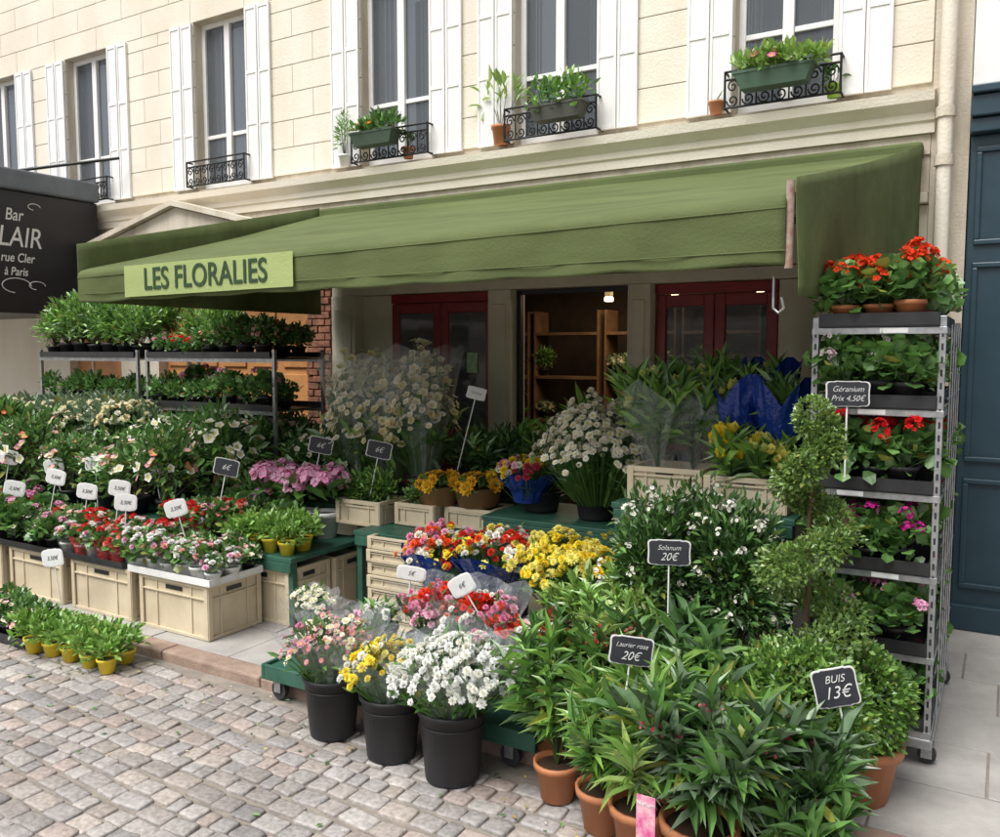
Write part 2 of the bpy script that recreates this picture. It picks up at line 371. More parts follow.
# ------------------------------------------------------------------ stone building
bl=group('stone_building')
WIN=[(-1.60,-.97),(-3.24,-2.57),(-4.71,-4.01),(-6.74,-6.04),(-8.77,-8.03),(-10.55,-9.68),(-12.5,-11.7)]
ZB,ZT=3.23,4.78
ws=sorted(WIN)
prev=-15.0;piers=[]
for a,b in ws: piers.append((prev,a));prev=b
piers.append((prev,-.44))
back=[(a,b,.014,.3,ZB,ZT) for a,b in piers]+[(-15,-.44,.014,.3,ZT,7),(-15,-.44,.014,.3,2.98,ZB)]
boxes('upper_wall',back,STONED,bl)
cs=[];z=ZB+.02;i=0
while z<6.9:
    h=.235
    if z<ZT-.05:
        zz=min(z+h,ZT) if z+h>ZT-.08 else z+h
        for a,b in piers:
            if b-a>1.0:
                m=a+(b-a)*(.42 if i%2 else .6); cs+=[(a+.004,m-.002,-.004,.014,z+.003,zz-.003),(m+.002,b-.004,-.004,.014,z+.003,zz-.003)]
            else: cs.append((a+.004,b-.004,-.004,.014,z+.003,zz-.003))
        z=zz
    else:
        x=-15+(.3 if i%2 else 0)
        while x<-.45:
            x2=min(x+.72,-.445); cs.append((x+.002,x2-.002,-.004,.014,z+.003,z+h-.003)); x=x2
        z+=h
    i+=1
boxes('stone_courses',cs,STONE,bl,.003)
def extr(name,prof,x0,x1,mat,parent):
    n=len(prof);V=[(x0,p[0],p[1]) for p in prof]+[(x1,p[0],p[1]) for p in prof]
    F=[(i,(i+1)%n,(i+1)%n+n,i+n) for i in range(n)]+[tuple(range(n))[::-1],tuple(range(n,2*n))]
    return polymesh(name,V,F,mat,parent)
extr('cornice',[(.01,2.96),(-.03,2.96),(-.03,3.02),(-.045,3.03),(-.05,3.07),(-.08,3.10),(-.11,3.125),(-.12,3.18),(.01,3.215)],-15,-.42,STONE,bl)
boxes('frieze',[(-15,-.44,-.005,.3,2.62,2.957),(-15,-.44,-.02,-.0052,2.84,2.865)],STONED,bl)
fr=[];gl=[];cu=[];bk=[];sh=[]
for k,(a,b) in enumerate(WIN):
    f=.045;m=(a+b)/2
    fr+=[(a,a+f,.09,.14,ZB,ZT),(b-f,b,.09,.14,ZB,ZT),(a+f,b-f,.09,.14,ZT-f,ZT),(a+f,b-f,.09,.14,ZB,ZB+.07),(m-.035,m+.035,.08,.13,ZB+.07,ZT-f),
         (a+f,m-.035,.095,.13,ZB+.48,ZB+.515),(m+.035,b-f,.095,.13,ZB+.48,ZB+.515)]
    gl.append((a+f,b-f,.112,.116,ZB+.07,ZT-f))
    cw=(b-a)*(.24 if k>1 else .14)
    for (c0,c1) in ((a+f,a+f+cw),(b-f-cw,b-f)):
        nn=7
        for q in range(nn): cu.append((c0+(c1-c0)*q/nn,c0+(c1-c0)*(q+.8)/nn,.17+.012*(q%2),.18+.012*(q%2),ZB,ZT))
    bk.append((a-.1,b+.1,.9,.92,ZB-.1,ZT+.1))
    w=.30
    for (s0,s1) in ((a-w-.01,a-.01),(b+.01,b+w+.01)):
        h2=(s0+s1)/2
        for (p0,p1,dy) in ((s0,h2-.002,0),(h2+.002,s1,.006)):
            sh+=[(p0,p1,-.03+dy,-.006,ZB+.01,ZT-.01)]
            sh+=[(p0,p0+.02,-.036+dy,-.0305+dy,ZB+.01,ZT-.01),(p1-.02,p1,-.036+dy,-.0305+dy,ZB+.01,ZT-.01)]
            for zz in (ZB+.01,ZB+.5,ZB+.95,ZT-.04): sh.append((p0+.0205,p1-.0205,-.036+dy,-.0305+dy,zz,zz+.03))
boxes('window_frames',fr,WHITEP,bl,.004); boxes('window_glass',gl,GLASS,bl); boxes('curtains',cu,CURT,bl,.004)
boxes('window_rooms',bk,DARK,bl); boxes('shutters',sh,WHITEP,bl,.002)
gf=[(-15,-8.9,0,.3,0,2.62),(-8.0,-7.4,0,.3,0,2.62),(-7.4,-5.345,0,.3,2.3,2.62),(-8.9,-8.0,0,.3,2.3,2.62)]
boxes('ground_floor_wall',gf,STONE,bl)
boxes('timber_door_lit_window',[(-8.9,-8.0,.1,.14,0,2.3),(-7.4,-5.35,.1,.14,0,2.3)]+[(-7.4+.05+i*.4,-7.4+.36+i*.4,.08,.1,.1+q*.36,.40+q*.36) for i in range(5) for q in range(6)],LITWOOD,bl,.006)  # wide panelled part stands in for a lit window, its glow painted as colour
pl=[(-5.05,-4.79),(-3.46,-3.26),(-2.31,-2.14),(-1.05,-.44)]
boxes('pilasters',[(a,b,-.03,.2,.05,2.16) for a,b in pl]+[(a-.02,b+.02,-.05,.2,.05,.22) for a,b in pl]+[(a+.04,b-.04,-.04,-.03,.3,2.05) for a,b in pl],CREAMP,bl,.006)
boxes('shop_header',[(-5.05,-.44,-.02,.25,2.16,2.24),(-5.05,-.44,-.01,.25,2.245,2.55),(-5.08,-.44,-.06,.25,2.555,2.615)],CREAMP,bl,.006)
br=[]
z=.05;i=0
while z<2.55:
    x=-5.345+(-.0 if i%2 else -.06)
    while x<-5.06:
        x2=min(x+.14,-5.052); x1=max(x,-5.34)
        if x2-x1>.02: br.append((x1+.004,x2-.004,-.05+random.uniform(0,.02),.2,z+.004,z+.056))
        x=x2
        if x2>=-5.053: break
    z+=.062;i+=1
boxes('brick_pier',br,BROWN,bl,.004)
boxes('brick_pier_core',[(-5.335,-5.06,-.02,.19,.05,2.55)],BROWN,bl)
def leafdoor(a,b,y,fr,gl):
    w=.07
    fr+=[(a,a+w,y,y+.045,.06,2.08),(b-w,b,y,y+.045,.06,2.08),(a+w,b-w,y,y+.045,2.0,2.08),(a+w,b-w,y,y+.045,.06,.6),(a+w,b-w,y-.0,y+.045,1.0,1.05)]
    fr.append((a+w+.03,b-w-.03,y-.01,y,.14,.52)); gl.append((a+w,b-w,y+.02,y+.024,.6,2.0))
fr=[];gl=[]
leafdoor(-4.46,-3.97,.06,fr,gl);leafdoor(-3.965,-3.47,.06,fr,gl);leafdoor(-2.13,-1.72,.06,fr,gl);leafdoor(-1.715,-1.3,.06,fr,gl)
fr+=[(-4.46,-3.47,.05,.11,2.085,2.155),(-2.13,-1.3,.05,.11,2.085,2.155)]
boxes('red_doors',fr,REDP,bl,.005); boxes('door_glass',gl,GLASS,bl)
boxes('opening_frame',[(-3.255,-3.22,.06,.11,.06,2.155),(-2.345,-2.315,.06,.11,.06,2.155),(-3.215,-2.35,.06,.11,2.12,2.155)],BLACKP,bl,.004)
boxes('door_stickers',[(-3.72,-3.62,.072,.0745,1.52,1.68),(-1.55,-1.42,.072,.0745,1.3,1.42)],pmat('green_sticker',(.1,.4,.12),(.6,.7,.5),30,.5),bl)
boxes('side_panels',[(-4.785,-4.465,.07,.1,.05,2.155),(-1.295,-1.055,.07,.1,.05,2.155)],CREAMP,bl)
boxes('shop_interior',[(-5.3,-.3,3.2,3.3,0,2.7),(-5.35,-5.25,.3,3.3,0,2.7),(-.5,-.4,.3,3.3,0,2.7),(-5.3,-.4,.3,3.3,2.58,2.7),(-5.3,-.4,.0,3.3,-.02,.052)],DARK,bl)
inn=[]
for sx in (-3.9,-3.1,-2.3,-1.5,-4.7):
    for zz in (.5,.95,1.4,1.85): inn.append((sx-.35,sx+.35,2.2,2.5,zz,zz+.03))
    inn+=[(sx-.37,sx-.35,2.2,2.5,.05,2.1),(sx+.35,sx+.37,2.2,2.5,.05,2.1)]
boxes('interior_shelves',inn,DWOOD,bl,.003)
boxes('counter',[(-3.2,-2.5,1.2,1.7,.05,.95),(-3.25,-2.45,1.15,1.75,.95,1.0)],DWOOD,bl,.01)
V=[(-7.95,-.3,2.58),(-5.45,-.3,2.58),(-5.45,-.3,2.72),(-6.7,-.3,3.02),(-7.95,-.3,2.72)]
V=V+[(a,-.022,c) for a,b,c in V]; n=5
polymesh('pediment',V,[(0,1,2,3,4)]+[(i,i+n,(i+1)%n+n,(i+1)%n) for i in range(n)],STONED,bl)
for q in ((-7.99,2.72,-6.7,3.03),(-5.41,2.72,-6.7,3.03)):
    x0,z0,x1,z1=q; polymesh('pediment_moulding',[(x0,-.36,z0),(x1,-.36,z1),(x1,-.36,z1+.05),(x0,-.36,z0+.05),(x0,-.125,z0),(x1,-.125,z1),(x1,-.125,z1+.05),(x0,-.125,z0+.05)],[(0,1,2,3),(4,7,6,5),(0,4,5,1),(3,2,6,7),(0,3,7,4),(1,5,6,2)],STONED,bl)
dp=group('drain_pipe')
tube('pipe',[(-.36,-.09,.1),(-.36,-.09,7)],.042,STONE,dp)
tube('collars',[[(-.36,-.09,z),(-.36,-.09,z+.06)] for z in (.6,1.8,2.75,3.02,4.6)],.053,STONED,dp)
boxes('pipe_backing_wall',[(-.438,-.24,.0,.3,0,7)],STONED,bl)
def railing(x0,x1,z0,z1,y=-.15):
    g=group('iron_balcony_railing'); L=[[(x0,y,z0),(x1,y,z0)],[(x0,y,z1),(x1,y,z1)],[(x0,y,z1-.05),(x1,y,z1-.05)],[(x0,y,z1),(x0,.02,z1)],[(x1,y,z1),(x1,.02,z1)],[(x0,y,z0),(x0,.02,z0)],[(x1,y,z0),(x1,.02,z0)],[(x0,y,z0-.01),(x0,y,z1)],[(x1,y,z0),(x1,y,z1)]]
    tube('bars',L,.008,IRON,g)
    n=max(4,int((x1-x0)/.09)); w=(x1-x0)/n; sc=[]
    for i in range(n):
        cx=x0+w*(i+.5); h=z1-.05-z0
        for sg in (1,-1):
            sp=[]
            for t in range(22):
                a=t*.42; r=w*.42*(1-t/26); sp.append((cx+sg*r*math.cos(a)*.9,y,z0+h*.5+sg*(h*.25)+r*math.sin(a)*sg))
            sc.append(sp)
        sc.append([(x0+w*i,y,z0),(x0+w*i,y,z1-.05)])
    tube('scrolls',sc,.0055,IRON,g)
for i,(a,b) in enumerate(WIN): railing(a-.03,b+.04,ZB+.015,ZB+.24,-.10)
def planter(name,x,y,z,w,col,leafc,fl,n,R,H,L=.06,W=.03,nf=8):
    mb=MB(); h=.11
    V=[]
    for zz,s in ((0,.85),(h*.85,1),(h*.85,1.06),(h,1.06)):
        for sx,sy in((-1,-1),(1,-1),(1,1),(-1,1)): V.append((sx*w/2*s,sy*.065*s,zz))
    F=[]
    for j in range(3):
        for i in range(4):
            a=j*4+i;b=j*4+(i+1)%4;F+=[(a,b,b+4),(a,b+4,a+4)]
    F+=[(0,2,1),(0,3,2),(12,13,14),(12,14,15)]
    mb.raw(V,F,col,2)
    for i in range(max(2,int(w/.09))):
        bush(mb,(-w/2+.04+ (w-.08)*i/max(1,int(w/.09)-1),0,h+H*.4),(R,R*.9,H*random.uniform(.6,1.3)),n,L,W,leafc,zmin=h*.3,K=7,up=.7)
    if fl:
        P,Nn=surf((0,0,h+H*.5),(w*.45,R,H),nf,.1,1.0); flowers(mb,BLOS,P,Nn,.03,fl)
    # hanging hooks over the rail
    for hx in(-w*.3,w*.3): stems(mb,np.array([[hx,.07,h*.5]]),np.array([[hx,.085,h+.1]]),.005,(.02,.02,.02))
    mb.obj(name,(x,y,z))
planter('window_planter',-1.3,-.185,ZB+.08,.46,(.05,.10,.06),GB+GY,MAG,120,.12,.08,nf=4)
planter('window_planter',-4.42,-.185,ZB+.10,.42,(.04,.07,.04),GM,ORED,70,.09,.07,nf=4)
planter('window_planter',-2.78,-.185,ZB+.08,.4,(.06,.06,.05),GM+GB,None,70,.1,.13)
def smallpot(name,x,y,z,r,h,col,leafc,R,H,n,L=.05,W=.025):
    mb=MB();pot(mb,(0,0,0),r,h,col);cc=bush(mb,(0,0,h+H),(R,R,H),n,L,W,leafc,K=7,up=.5)
    stems(mb,np.tile([0,0,h*.8],(len(cc),1)),cc,.003,(.1,.14,.05)); mb.obj(name,(x,y,z))
smallpot('terracotta_pot_plant',-3.33,-.05,ZB,.07,.14,TERRA,GY,.17,.15,60,.1,.035)
smallpot('terracotta_pot_plant',-4.2,-.04,ZB,.05,.09,TERRA,GM,.05,.05,20)
smallpot('terracotta_pot_plant',-1.70,-.05,ZB,.05,.08,TERRA,GM,.02,.01,4)
smallpot('conifer_pot_plant',-4.85,-.06,ZB,.05,.1,WPOT,GB,.06,.16,160,.05,.01)
smallpot('lime_pot_plant',-.98,-.05,ZB,.045,.08,(.4,.65,.08),GM,.05,.04,30)
# ------------------------------------------------------------------ right-hand blue shopfront
bs=group('blue_shopfront')
boxes('wall_upper',[(-.235,6,.0,.3,3.18,7)],WHITEP,bs)
boxes('panels',[(-.235,6,.0,.3,0,2.92),(-.235,6,-.08,.3,2.92,3.0),(-.235,6,-.11,.3,3.003,3.12),(-.235,6,-.14,.3,3.123,3.17)],BLUEP,bs,.008)
pn=[]
for i in range(9):
    x=-.2+i*.62
    for (z0,z1) in((.3,.95),(1.05,2.2),(2.3,2.85)):
        pn+=[(x,x+.5,-.02,0,z0,z0+.03),(x,x+.5,-.02,0,z1-.03,z1),(x,x+.03,-.02,0,z0+.03,z1-.03),(x+.47,x+.5,-.02,0,z0+.03,z1-.03)]
pn.append((-.235,6,-.04,0,.05,.2))
boxes('panel_mouldings',pn,BLUEP,bs,.006)
# ------------------------------------------------------------------ left black bar canopy
bc=group('black_bar_canopy')
boxes('cheek',[(-11.5,-8.12,-2.1,-.13,2.05,3.2)],BLACKP,bc,.01)
boxes('cap',[(-11.55,-8.07,-2.15,-.13,3.203,3.4)],GREYCAP,bc,.02)
for s,sz,yy,zz in(("Bar",.16,-1.0,2.97),("ÉCLAIR",.27,-1.08,2.76),("32, rue Cler",.12,-1.05,2.57),("à Paris",.11,-1.0,2.44)):
    text('lettering',s,sz,(-8.116,yy,zz),(math.pi/2,0,math.pi/2),CHALK,bc,.001,.78,.2)
def arc(y,z,r): return [(-8.113,y+r*math.cos(t*.35),z+r*.5*math.sin(t*.35)) for t in range(14)]
tube('flourish',[arc(-1.0,2.31,.14),arc(-.8,2.32,.08),arc(-1.25,3.07,.08),arc(-.8,3.07,.06)],.004,CHALK,bc)
ar=group('awning_crank_arm')
tube('arm',[(-8.6,-.9,3.42),(-7.75,-.12,3.62)],.015,IRON,ar)
# ------------------------------------------------------------------ green awning
aw=group('green_awning')
def grid(fn,nu,nv,name,mat,th=.004,smooth=True):
    V=[fn(i/nu,j/nv) for j in range(nv+1) for i in range(nu+1)]
    F=[(j*(nu+1)+i,j*(nu+1)+i+1,(j+1)*(nu+1)+i+1,(j+1)*(nu+1)+i) for j in range(nv) for i in range(nu)]
    o=polymesh(name,V,F,mat,aw,smooth); md=o.modifiers.new('s','SOLIDIFY'); md.thickness=th; md.offset=0; return o
XL,XR=-5.0,-.72
def ztop(u): return 2.19+.075*u
def fcan(u,v):
    xf=XL+(XR-XL)*u; xw=-5.1+(-.47+5.1)*u
    if v<.7:
        t=v/.7; x=xw+(xf-xw)*t; y=-.01-2.37*t; z=2.87+(ztop(u)+.006-2.87)*t
        z-=.022*math.sin(math.pi*t)*(1+.3*math.sin(u*19)+.15*math.sin(u*43)); z+=.003*math.sin(u*60)*t
        return (x,y,z)
    t=(v-.7)/.3; zb=2.0+.02*u-.010*abs(math.sin(u*26)); zt=ztop(u)
    y=-2.38-.022*math.sin(min(1,t*6)*math.pi/2)+.008*t-.006*math.sin(u*46+t*2)*t-.003*math.sin(u*97)*t
    return (xf,y,zt+(zb-zt)*t)
grid(fcan,150,60,'canopy',AWN)
tube('front_bar',[(XL,-2.35,ztop(0)-.04),(XR,-2.35,ztop(1)-.04)],.022,METAL,aw)
tube('valance_hem',[(XL+(XR-XL)*q/40,-2.402,2.045+.02*q/40) for q in range(41)],.003,AWN,aw)
tube('fold_seam',[(XL+(XR-XL)*q/40,-2.4035,ztop(q/40)-.045) for q in range(41)],.0035,AWN,aw)
def flx(u,v):
    zt=2.36+(2.9-2.36)*u; return (-5.03-.06*u+.012*math.sin(u*14),-2.38+2.25*u,zt+(2.0-zt)*v)
grid(flx,20,8,'left_curtain',AWN)
def frc(u,v):
    zt=2.33+(2.88-2.33)*u-.02*math.sin(u*3.14); zb=1.90+.10*u; return (-.69+.22*u+.02*math.sin(u*11+v*2)*v,-2.38+2.25*u,zt+(zb-zt)*v)
grid(frc,24,12,'right_curtain',AWN)
polymesh('sign_panel',[(-4.52,-2.418,2.012),(-3.16,-2.418,2.025),(-3.16,-2.418,2.205),(-4.52,-2.418,2.195)],[(0,1,2,3)],AWNL,aw)
text('lettering','LES FLORALIES',.178,(-3.84,-2.422,2.108),(math.pi/2,-.008,0),TEXTG,aw,.002,.87)
for x in (-4.3,-2.6,-1.2):
    tube('folding_arm',[(x,-.1,2.6),(x+.5,-1.2,2.36),(x+.1,-2.3,2.16)],.018,METAL,aw)
tube('end_bracket',[(XR+.01,-2.38,2.32),(XR+.01,-2.38,2.0)],.016,pmat('rusty_paint',(.25,.12,.08),(.35,.3,.25),30,.7),aw)
boxes('wall_cassette',[(-5.15,-.47,-.11,-.022,2.8,2.9)],AWN,aw,.02)
tube('crank_hook',[(-.78,-2.3,1.98),(-.78,-2.3,1.86),(-.76,-2.3,1.84),(-.74,-2.3,1.86),(-.75,-2.3,1.9)],.006,METAL,aw)
# ------------------------------------------------------------------ crates, tables, buckets
def crate(x,y,z,w,d,h,parent=None,col=None):
    L=[];t=.012
    L+=[(t,w-t,t,2*t,0,h),(t,w-t,d-2*t,d-t,0,h),(t,2*t,2*t,d-2*t,0,h),(w-2*t,w-t,2*t,d-2*t,0,h),(2*t,w-2*t,2*t,d-2*t,0,.01)]
    for zz,hh in((h-.025,.025),(h*.72,.01),(0,.02)):
        L+=[(0,w,0,t-.001,zz,zz+hh),(0,w,d-t+.001,d,zz,zz+hh),(0,t-.001,t,d-t,zz,zz+hh),(w-t+.001,w,t,d-t,zz,zz+hh)]
    for cx in(0.002,w-.032):
        for cy in(-.003,d-.006): L.append((cx,cx+.03,cy,cy+.009,.003,h-.003))
    for cy in (0.002,d-.032):
        for cx in(-.003,w-.006): L.append((cx,cx+.009,cy,cy+.03,.0025,h-.0035))
    for i in (1,3):
        xx=w*i/4; L.append((xx-.006,xx+.006,.0045,t-.0005,.02,h-.025))
        yy=d*i/4; L.append((w-t+.002,w-.0045,yy-.006,yy+.006,.02,h-.025))
    o=boxes('plastic_crate',L,CRATE,parent,.002); o.location=(x,y,z)
    boxes('hand_slot',[(w*.38,w*.62,.0085,.0115,h*.80,h*.88)],BLACKPL,o); boxes('hand_slot',[(w-.0115,w-.0085,d*.36,d*.64,h*.80,h*.88)],BLACKPL,o)
    return o
P0=.052
crate(-4.42,-2.46,P0,.6,.4,.32); crate(-5.1,-2.46,P0,.6,.4,.32); crate(-5.8,-2.46,P0,.6,.4,.32); crate(-6.5,-2.46,P0,.6,.4,.32)
crate(-4.12,-2.03,P0,.5,.36,.34); crate(-4.0,-1.65,P0,.4,.36,.34); crate(-3.95,-1.27,P0,.4,.36,.34)
crate(-4.7,-2.03,P0,.5,.36,.34)
def stack(x,y,z,n,w,d,h): 
    for i in range(n): crate(x+random.uniform(-.01,.01),y+random.uniform(-.01,.01),z+i*h,w,d,h-.004)
stack(-3.25,-1.76,P0,7,.46,.40,.078)
crate(-3.72,-1.50,.58,.36,.3,.16); crate(-3.3,-1.42,.60,.3,.26,.14)
crate(-2.98,-1.33,.6,.34,.28,.13)
crate(-1.62,-1.68,.952,.38,.3,.17); crate(-1.21,-1.74,.952,.38,.3,.16); crate(-2.6,-1.3,P0,.4,.36,.34)
def table(name,x0,x1,y0,y1,h,mat):
    L=[(x0,x1,y0,y1,h-.03,h),(x0+.01,x1-.01,y0-.0,y0+.02,h-.09,h-.031),(x0+.01,x1-.01,y1-.02,y1,h-.09,h-.031)]
    for x in(x0+.01,x1-.05):
        for y in(y0+.021,y1-.06): L.append((x,x+.04,y,y+.04,P0,h-.031))
    return boxes(name,L,mat,None,.004)
table('green_display_table',-4.75,-3.58,-2.05,-1.37,.47,GREENT)
table('green_display_table',-8.0,-4.8,-2.0,-1.4,.55,GREENT)
table('green_display_table',-8.0,-3.5,-1.35,-.35,.66,GREENT)
table('green_display_table',-3.42,-2.66,-1.68,-1.2,.595,GREENT)
table('green_display_table',-2.6,-1.68,-1.5,-.9,.74,GREENT)
table('green_display_table',-1.66,-.78,-1.79,-1.2,.95,GREENT)
table('green_display_table',-3.4,-2.55,-1.1,-.5,.72,GREENT)
def tray(x0,x1,y0,y1,z,mat,h=.04):
    return boxes('plant_tray',[(x0,x1,y0,y1,z,z+.006),(x0,x1,y0,y0+.006,z+.007,z+h),(x0,x1,y1-.006,y1,z+.007,z+h),(x0,x0+.006,y0+.007,y1-.007,z+.007,z+h),(x1-.006,x1,y0+.007,y1-.007,z+.007,z+h)],mat,None,.001)
tray(-4.5,-3.78,-2.48,-2.08,.375,WHITEP); tray(-5.25,-4.55,-2.48,-2.08,.375,BLACKPL); tray(-6.0,-5.3,-2.48,-2.08,.375,BLACKPL); tray(-6.75,-6.05,-2.48,-2.08,.375,BLACKPL)
tray(-5.3,-4.72,-3.0,-2.74,.014,BLACKPL,.05)
def bucket(x,y,z,r,h):
    mb=MB(); lathe(mb,(0,0,0),[(.001,0),(r*.78,0),(r*.8,.01),(r*.97,h*.93),(r*1.04,h*.935),(r*1.05,h*.99),(r*1.0,h),(r*.96,h*.98),(r*.78,.02),(.001,.02)],BLK,2,32)
    lathe(mb,(0,0,0),[(r*.9,h*.78),(r*.955,h*.785),(r*.96,h*.80),(r*.92,h*.805)],BLK,2,32)
    return mb.obj('black_flower_bucket',(x,y,z))
def bouquet(name,x,y,z,R,H,n,T,size,cols,c2=(.8,.65,.1),leafc=GM,wrap=None,neck=.35,nl=120,L=.07,W=.02,tall=.75,lean=(0,0),dome=.35,peak=.24,wr=1.12,side=0):
    mb=MB(); nb=max(5,int(n/9)); ba=rng.uniform(0,6.28,nb); brr=np.sqrt(rng.uniform(0,1,nb)); bx=np.cos(ba)*brr*.85;by=np.sin(ba)*brr*.85; bc_=rng.integers(len(cols),size=nb); bh=rng.uniform(.88,1.1,nb)
    k=rng.integers(nb,size=n); dx=bx[k]+rng.normal(0,.2,n);dy=by[k]+rng.normal(0,.2,n); rr=np.sqrt(dx**2+dy**2); f=np.minimum(1,1.05/np.maximum(rr,1e-3)); dx*=f;dy*=f;rr*=f
    hp=np.stack([dx*R+lean[0],dy*R+lean[1],H*(1-dome*rr**2)*bh[k]*rng.uniform(.82-side,1.06,n)],1)
    b0=np.stack([dx*R*neck,dy*R*neck,np.full(n,-.02)],1)
    stems(mb,b0,hp,.0022,(.14,.28,.07))
    nn=nrm(np.stack([dx*.9,dy*.9-.3,np.ones(n)*.8],1)+rng.normal(0,.22,(n,3)))
    for q in range(nb):
        s=k==q
        if s.any(): flowers(mb,T,hp[s],nn[s],size*rng.uniform(.85,1.15),[cols[bc_[q]]],c2)
    i=rng.integers(n,size=nl); t=rng.uniform(.3,.98,nl)[:,None]; p=b0[i]+(hp[i]-b0[i])*t; d=nrm(hp[i]-b0[i])+rng.normal(0,.5,(nl,3))+np.stack([dx[i],dy[i],dx[i]*0],1)*.5
    leaves(mb,p,d,L,W,leafc)
    if wrap is not None:
        ks=5; seg=8
        for kk in range(ks):
            V=[];F=[]; th0=kk*2*math.pi/ks+.3
            for j,(r,zz) in enumerate([(R*neck*1.05,-.03),(R*neck*1.35,H*.15),(R*.72*wr,H*tall*.6),(R*wr,H*tall)]):
                for q in range(seg+1):
                    th=th0+(q/seg-.1)*2*math.pi/ks*1.25; k2=r*(1+.05*math.sin(q*2.1+j+kk)*(j>0))+.006*(kk%2)
                    zj=zz+(peak*H*(1-abs(q-seg/2)/(seg/2)) if j==3 else 0)
                    V.append((k2*math.cos(th)+lean[0]*zz/H,k2*math.sin(th)+lean[1]*zz/H,zj))
            for j in range(3):
                for q in range(seg): a_=j*(seg+1)+q;F+=[(a_,a_+1,a_+seg+2),(a_,a_+seg+2,a_+seg+1)]
            mb.raw(V,F,(1,1,1),wrap)
    return mb.obj(name,(x,y,z))
# ------------------------------------------------------------------ green platform trolley
pt=group('green_platform_trolley')
boxes('deck',[(-3.05,-1.55,-2.76,-2.16,.12,.16),(-3.05,-1.55,-2.78,-2.761,.10,.175),(-3.07,-3.051,-2.78,-2.16,.10,.175)],GREENT,pt,.004)
def caster(x,y,z,p,R=.045):
    mb=MB()
    V=[];F=[];seg=20
    for j,yy in enumerate((-.014,.014)):
        V.append((0,yy,0)); V+=[(R*math.cos(2*math.pi*i/seg),yy,R*math.sin(2*math.pi*i/seg)) for i in range(seg)]
    for i in range(seg):
        a=1+i;b=1+(i+1)%seg;c=a+seg+1;d=b+seg+1;F+=[(0,b,a),(seg+1,c,d),(a,b,d),(a,d,c)]
    mb.raw(V,F,(.03,.03,.03),2); o=mb.obj('caster_wheel',(x,y,z+R),p)
    boxes('caster_fork',[(x-.02,x+.02,y-.024,y-.018,z+R-.01,z+2*R+.005),(x-.02,x+.02,y+.018,y+.024,z+R-.01,z+2*R+.005),(x-.025,x+.025,y-.026,y+.026,z+2*R+.006,z+2*R+.012)],METAL,p)
for (x,y) in((-2.98,-2.74),(-1.68,-2.74)): caster(x,y,0.008,pt)
for (x,y) in((-2.98,-2.22),(-1.68,-2.22)): caster(x,y,.052,pt,.03)
bucket(-2.50,-2.90,.012,.125,.27); bucket(-2.15,-2.93,.012,.128,.27); bucket(-1.83,-2.95,.012,.135,.29)
bouquet('pink_white_bouquet',-2.50,-2.9,.26,.21,.28,200,DAISY,.017,WHT+PINK+[(.5,.1,.4),(.6,.3,.6)],wrap=3,nl=260,side=.1,tall=.82,wr=1.2)
bouquet('yellow_mixed_bouquet',-2.15,-2.93,.26,.20,.22,200,MUM,.022,YEL+YEL+YEL+WHT+PINK,wrap=3,nl=180,side=.1,tall=.85,wr=1.2)
bouquet('white_carnation_bouquet',-1.82,-2.94,.28,.25,.28,420,CARN,.020,WHT,(.8,.82,.6),wrap=3,nl=380,side=.15,tall=.8,wr=1.18)
bucket(-3.0,-2.5,.165,.085,.16); bouquet('white_flower_bouquet',-3.0,-2.5,.3,.13,.19,80,DAISY,.019,WHT,wrap=3)
bucket(-2.62,-2.45,.165,.11,.18); bouquet('pink_mixed_bouquet',-2.62,-2.45,.32,.13,.12,60,CARN,.02,WHT+PINK,wrap=3)
bucket(-2.28,-2.45,.165,.12,.2); bouquet('red_carnation_bouquet',-2.28,-2.45,.36,.18,.24,120,CARN,.021,RED+PINK+[(.45,.02,.06)],wrap=3,lean=(.03,-.03),side=.1,tall=.9,wr=1.2)
bucket(-1.98,-2.5,.165,.12,.2); bouquet('red_carnation_bouquet',-1.98,-2.5,.36,.19,.26,130,CARN,.021,RED+PINK+WHT+[(.85,.4,.3)],wrap=3,side=.1,tall=.9,wr=1.2)
bucket(-1.68,-2.55,.165,.12,.24); bouquet('red_carnation_bouquet',-1.66,-2.55,.38,.14,.16,60,CARN,.02,RED+WHT,wrap=3)
bucket(-2.62,-1.85,.1,.12,.34); bouquet('orange_white_bouquet',-2.62,-1.87,.40,.24,.32,190,CARN,.023,ORED+WHT+YEL+[(.85,.4,.2)]+PINK,wrap=4,tall=.58,peak=.16,wr=.95)
bucket(-2.27,-1.8,.1,.145,.36); bouquet('red_gerbera_bouquet',-2.26,-1.86,.42,.28,.33,240,CARN,.025,RED+RED+YEL+WHT+[(.4,.02,.05)],wrap=4,tall=.58,peak=.16,wr=.95)
bucket(-1.85,-1.8,.1,.13,.34); bouquet('yellow_chrysanthemum_bouquet',-1.86,-1.88,.42,.29,.36,330,MUM,.026,YEL,wrap=None,nl=420,side=.15)
bucket(-2.36,-1.2,.745,.12,.12); bouquet('pink_rose_bouquet',-2.40,-1.3,.84,.22,.24,130,CARN,.026,[(.4,.02,.08)]+PINK+WHT+YEL,wrap=4,tall=.5,peak=.14,wr=.86)
bucket(-1.98,-1.25,.745,.13,.16); bouquet('white_chrysanthemum_bouquet',-1.95,-1.30,.86,.37,.54,760,DAISY,.024,WHT,wrap=None,nl=900,leafc=GM+GD,dome=.4,side=.2)
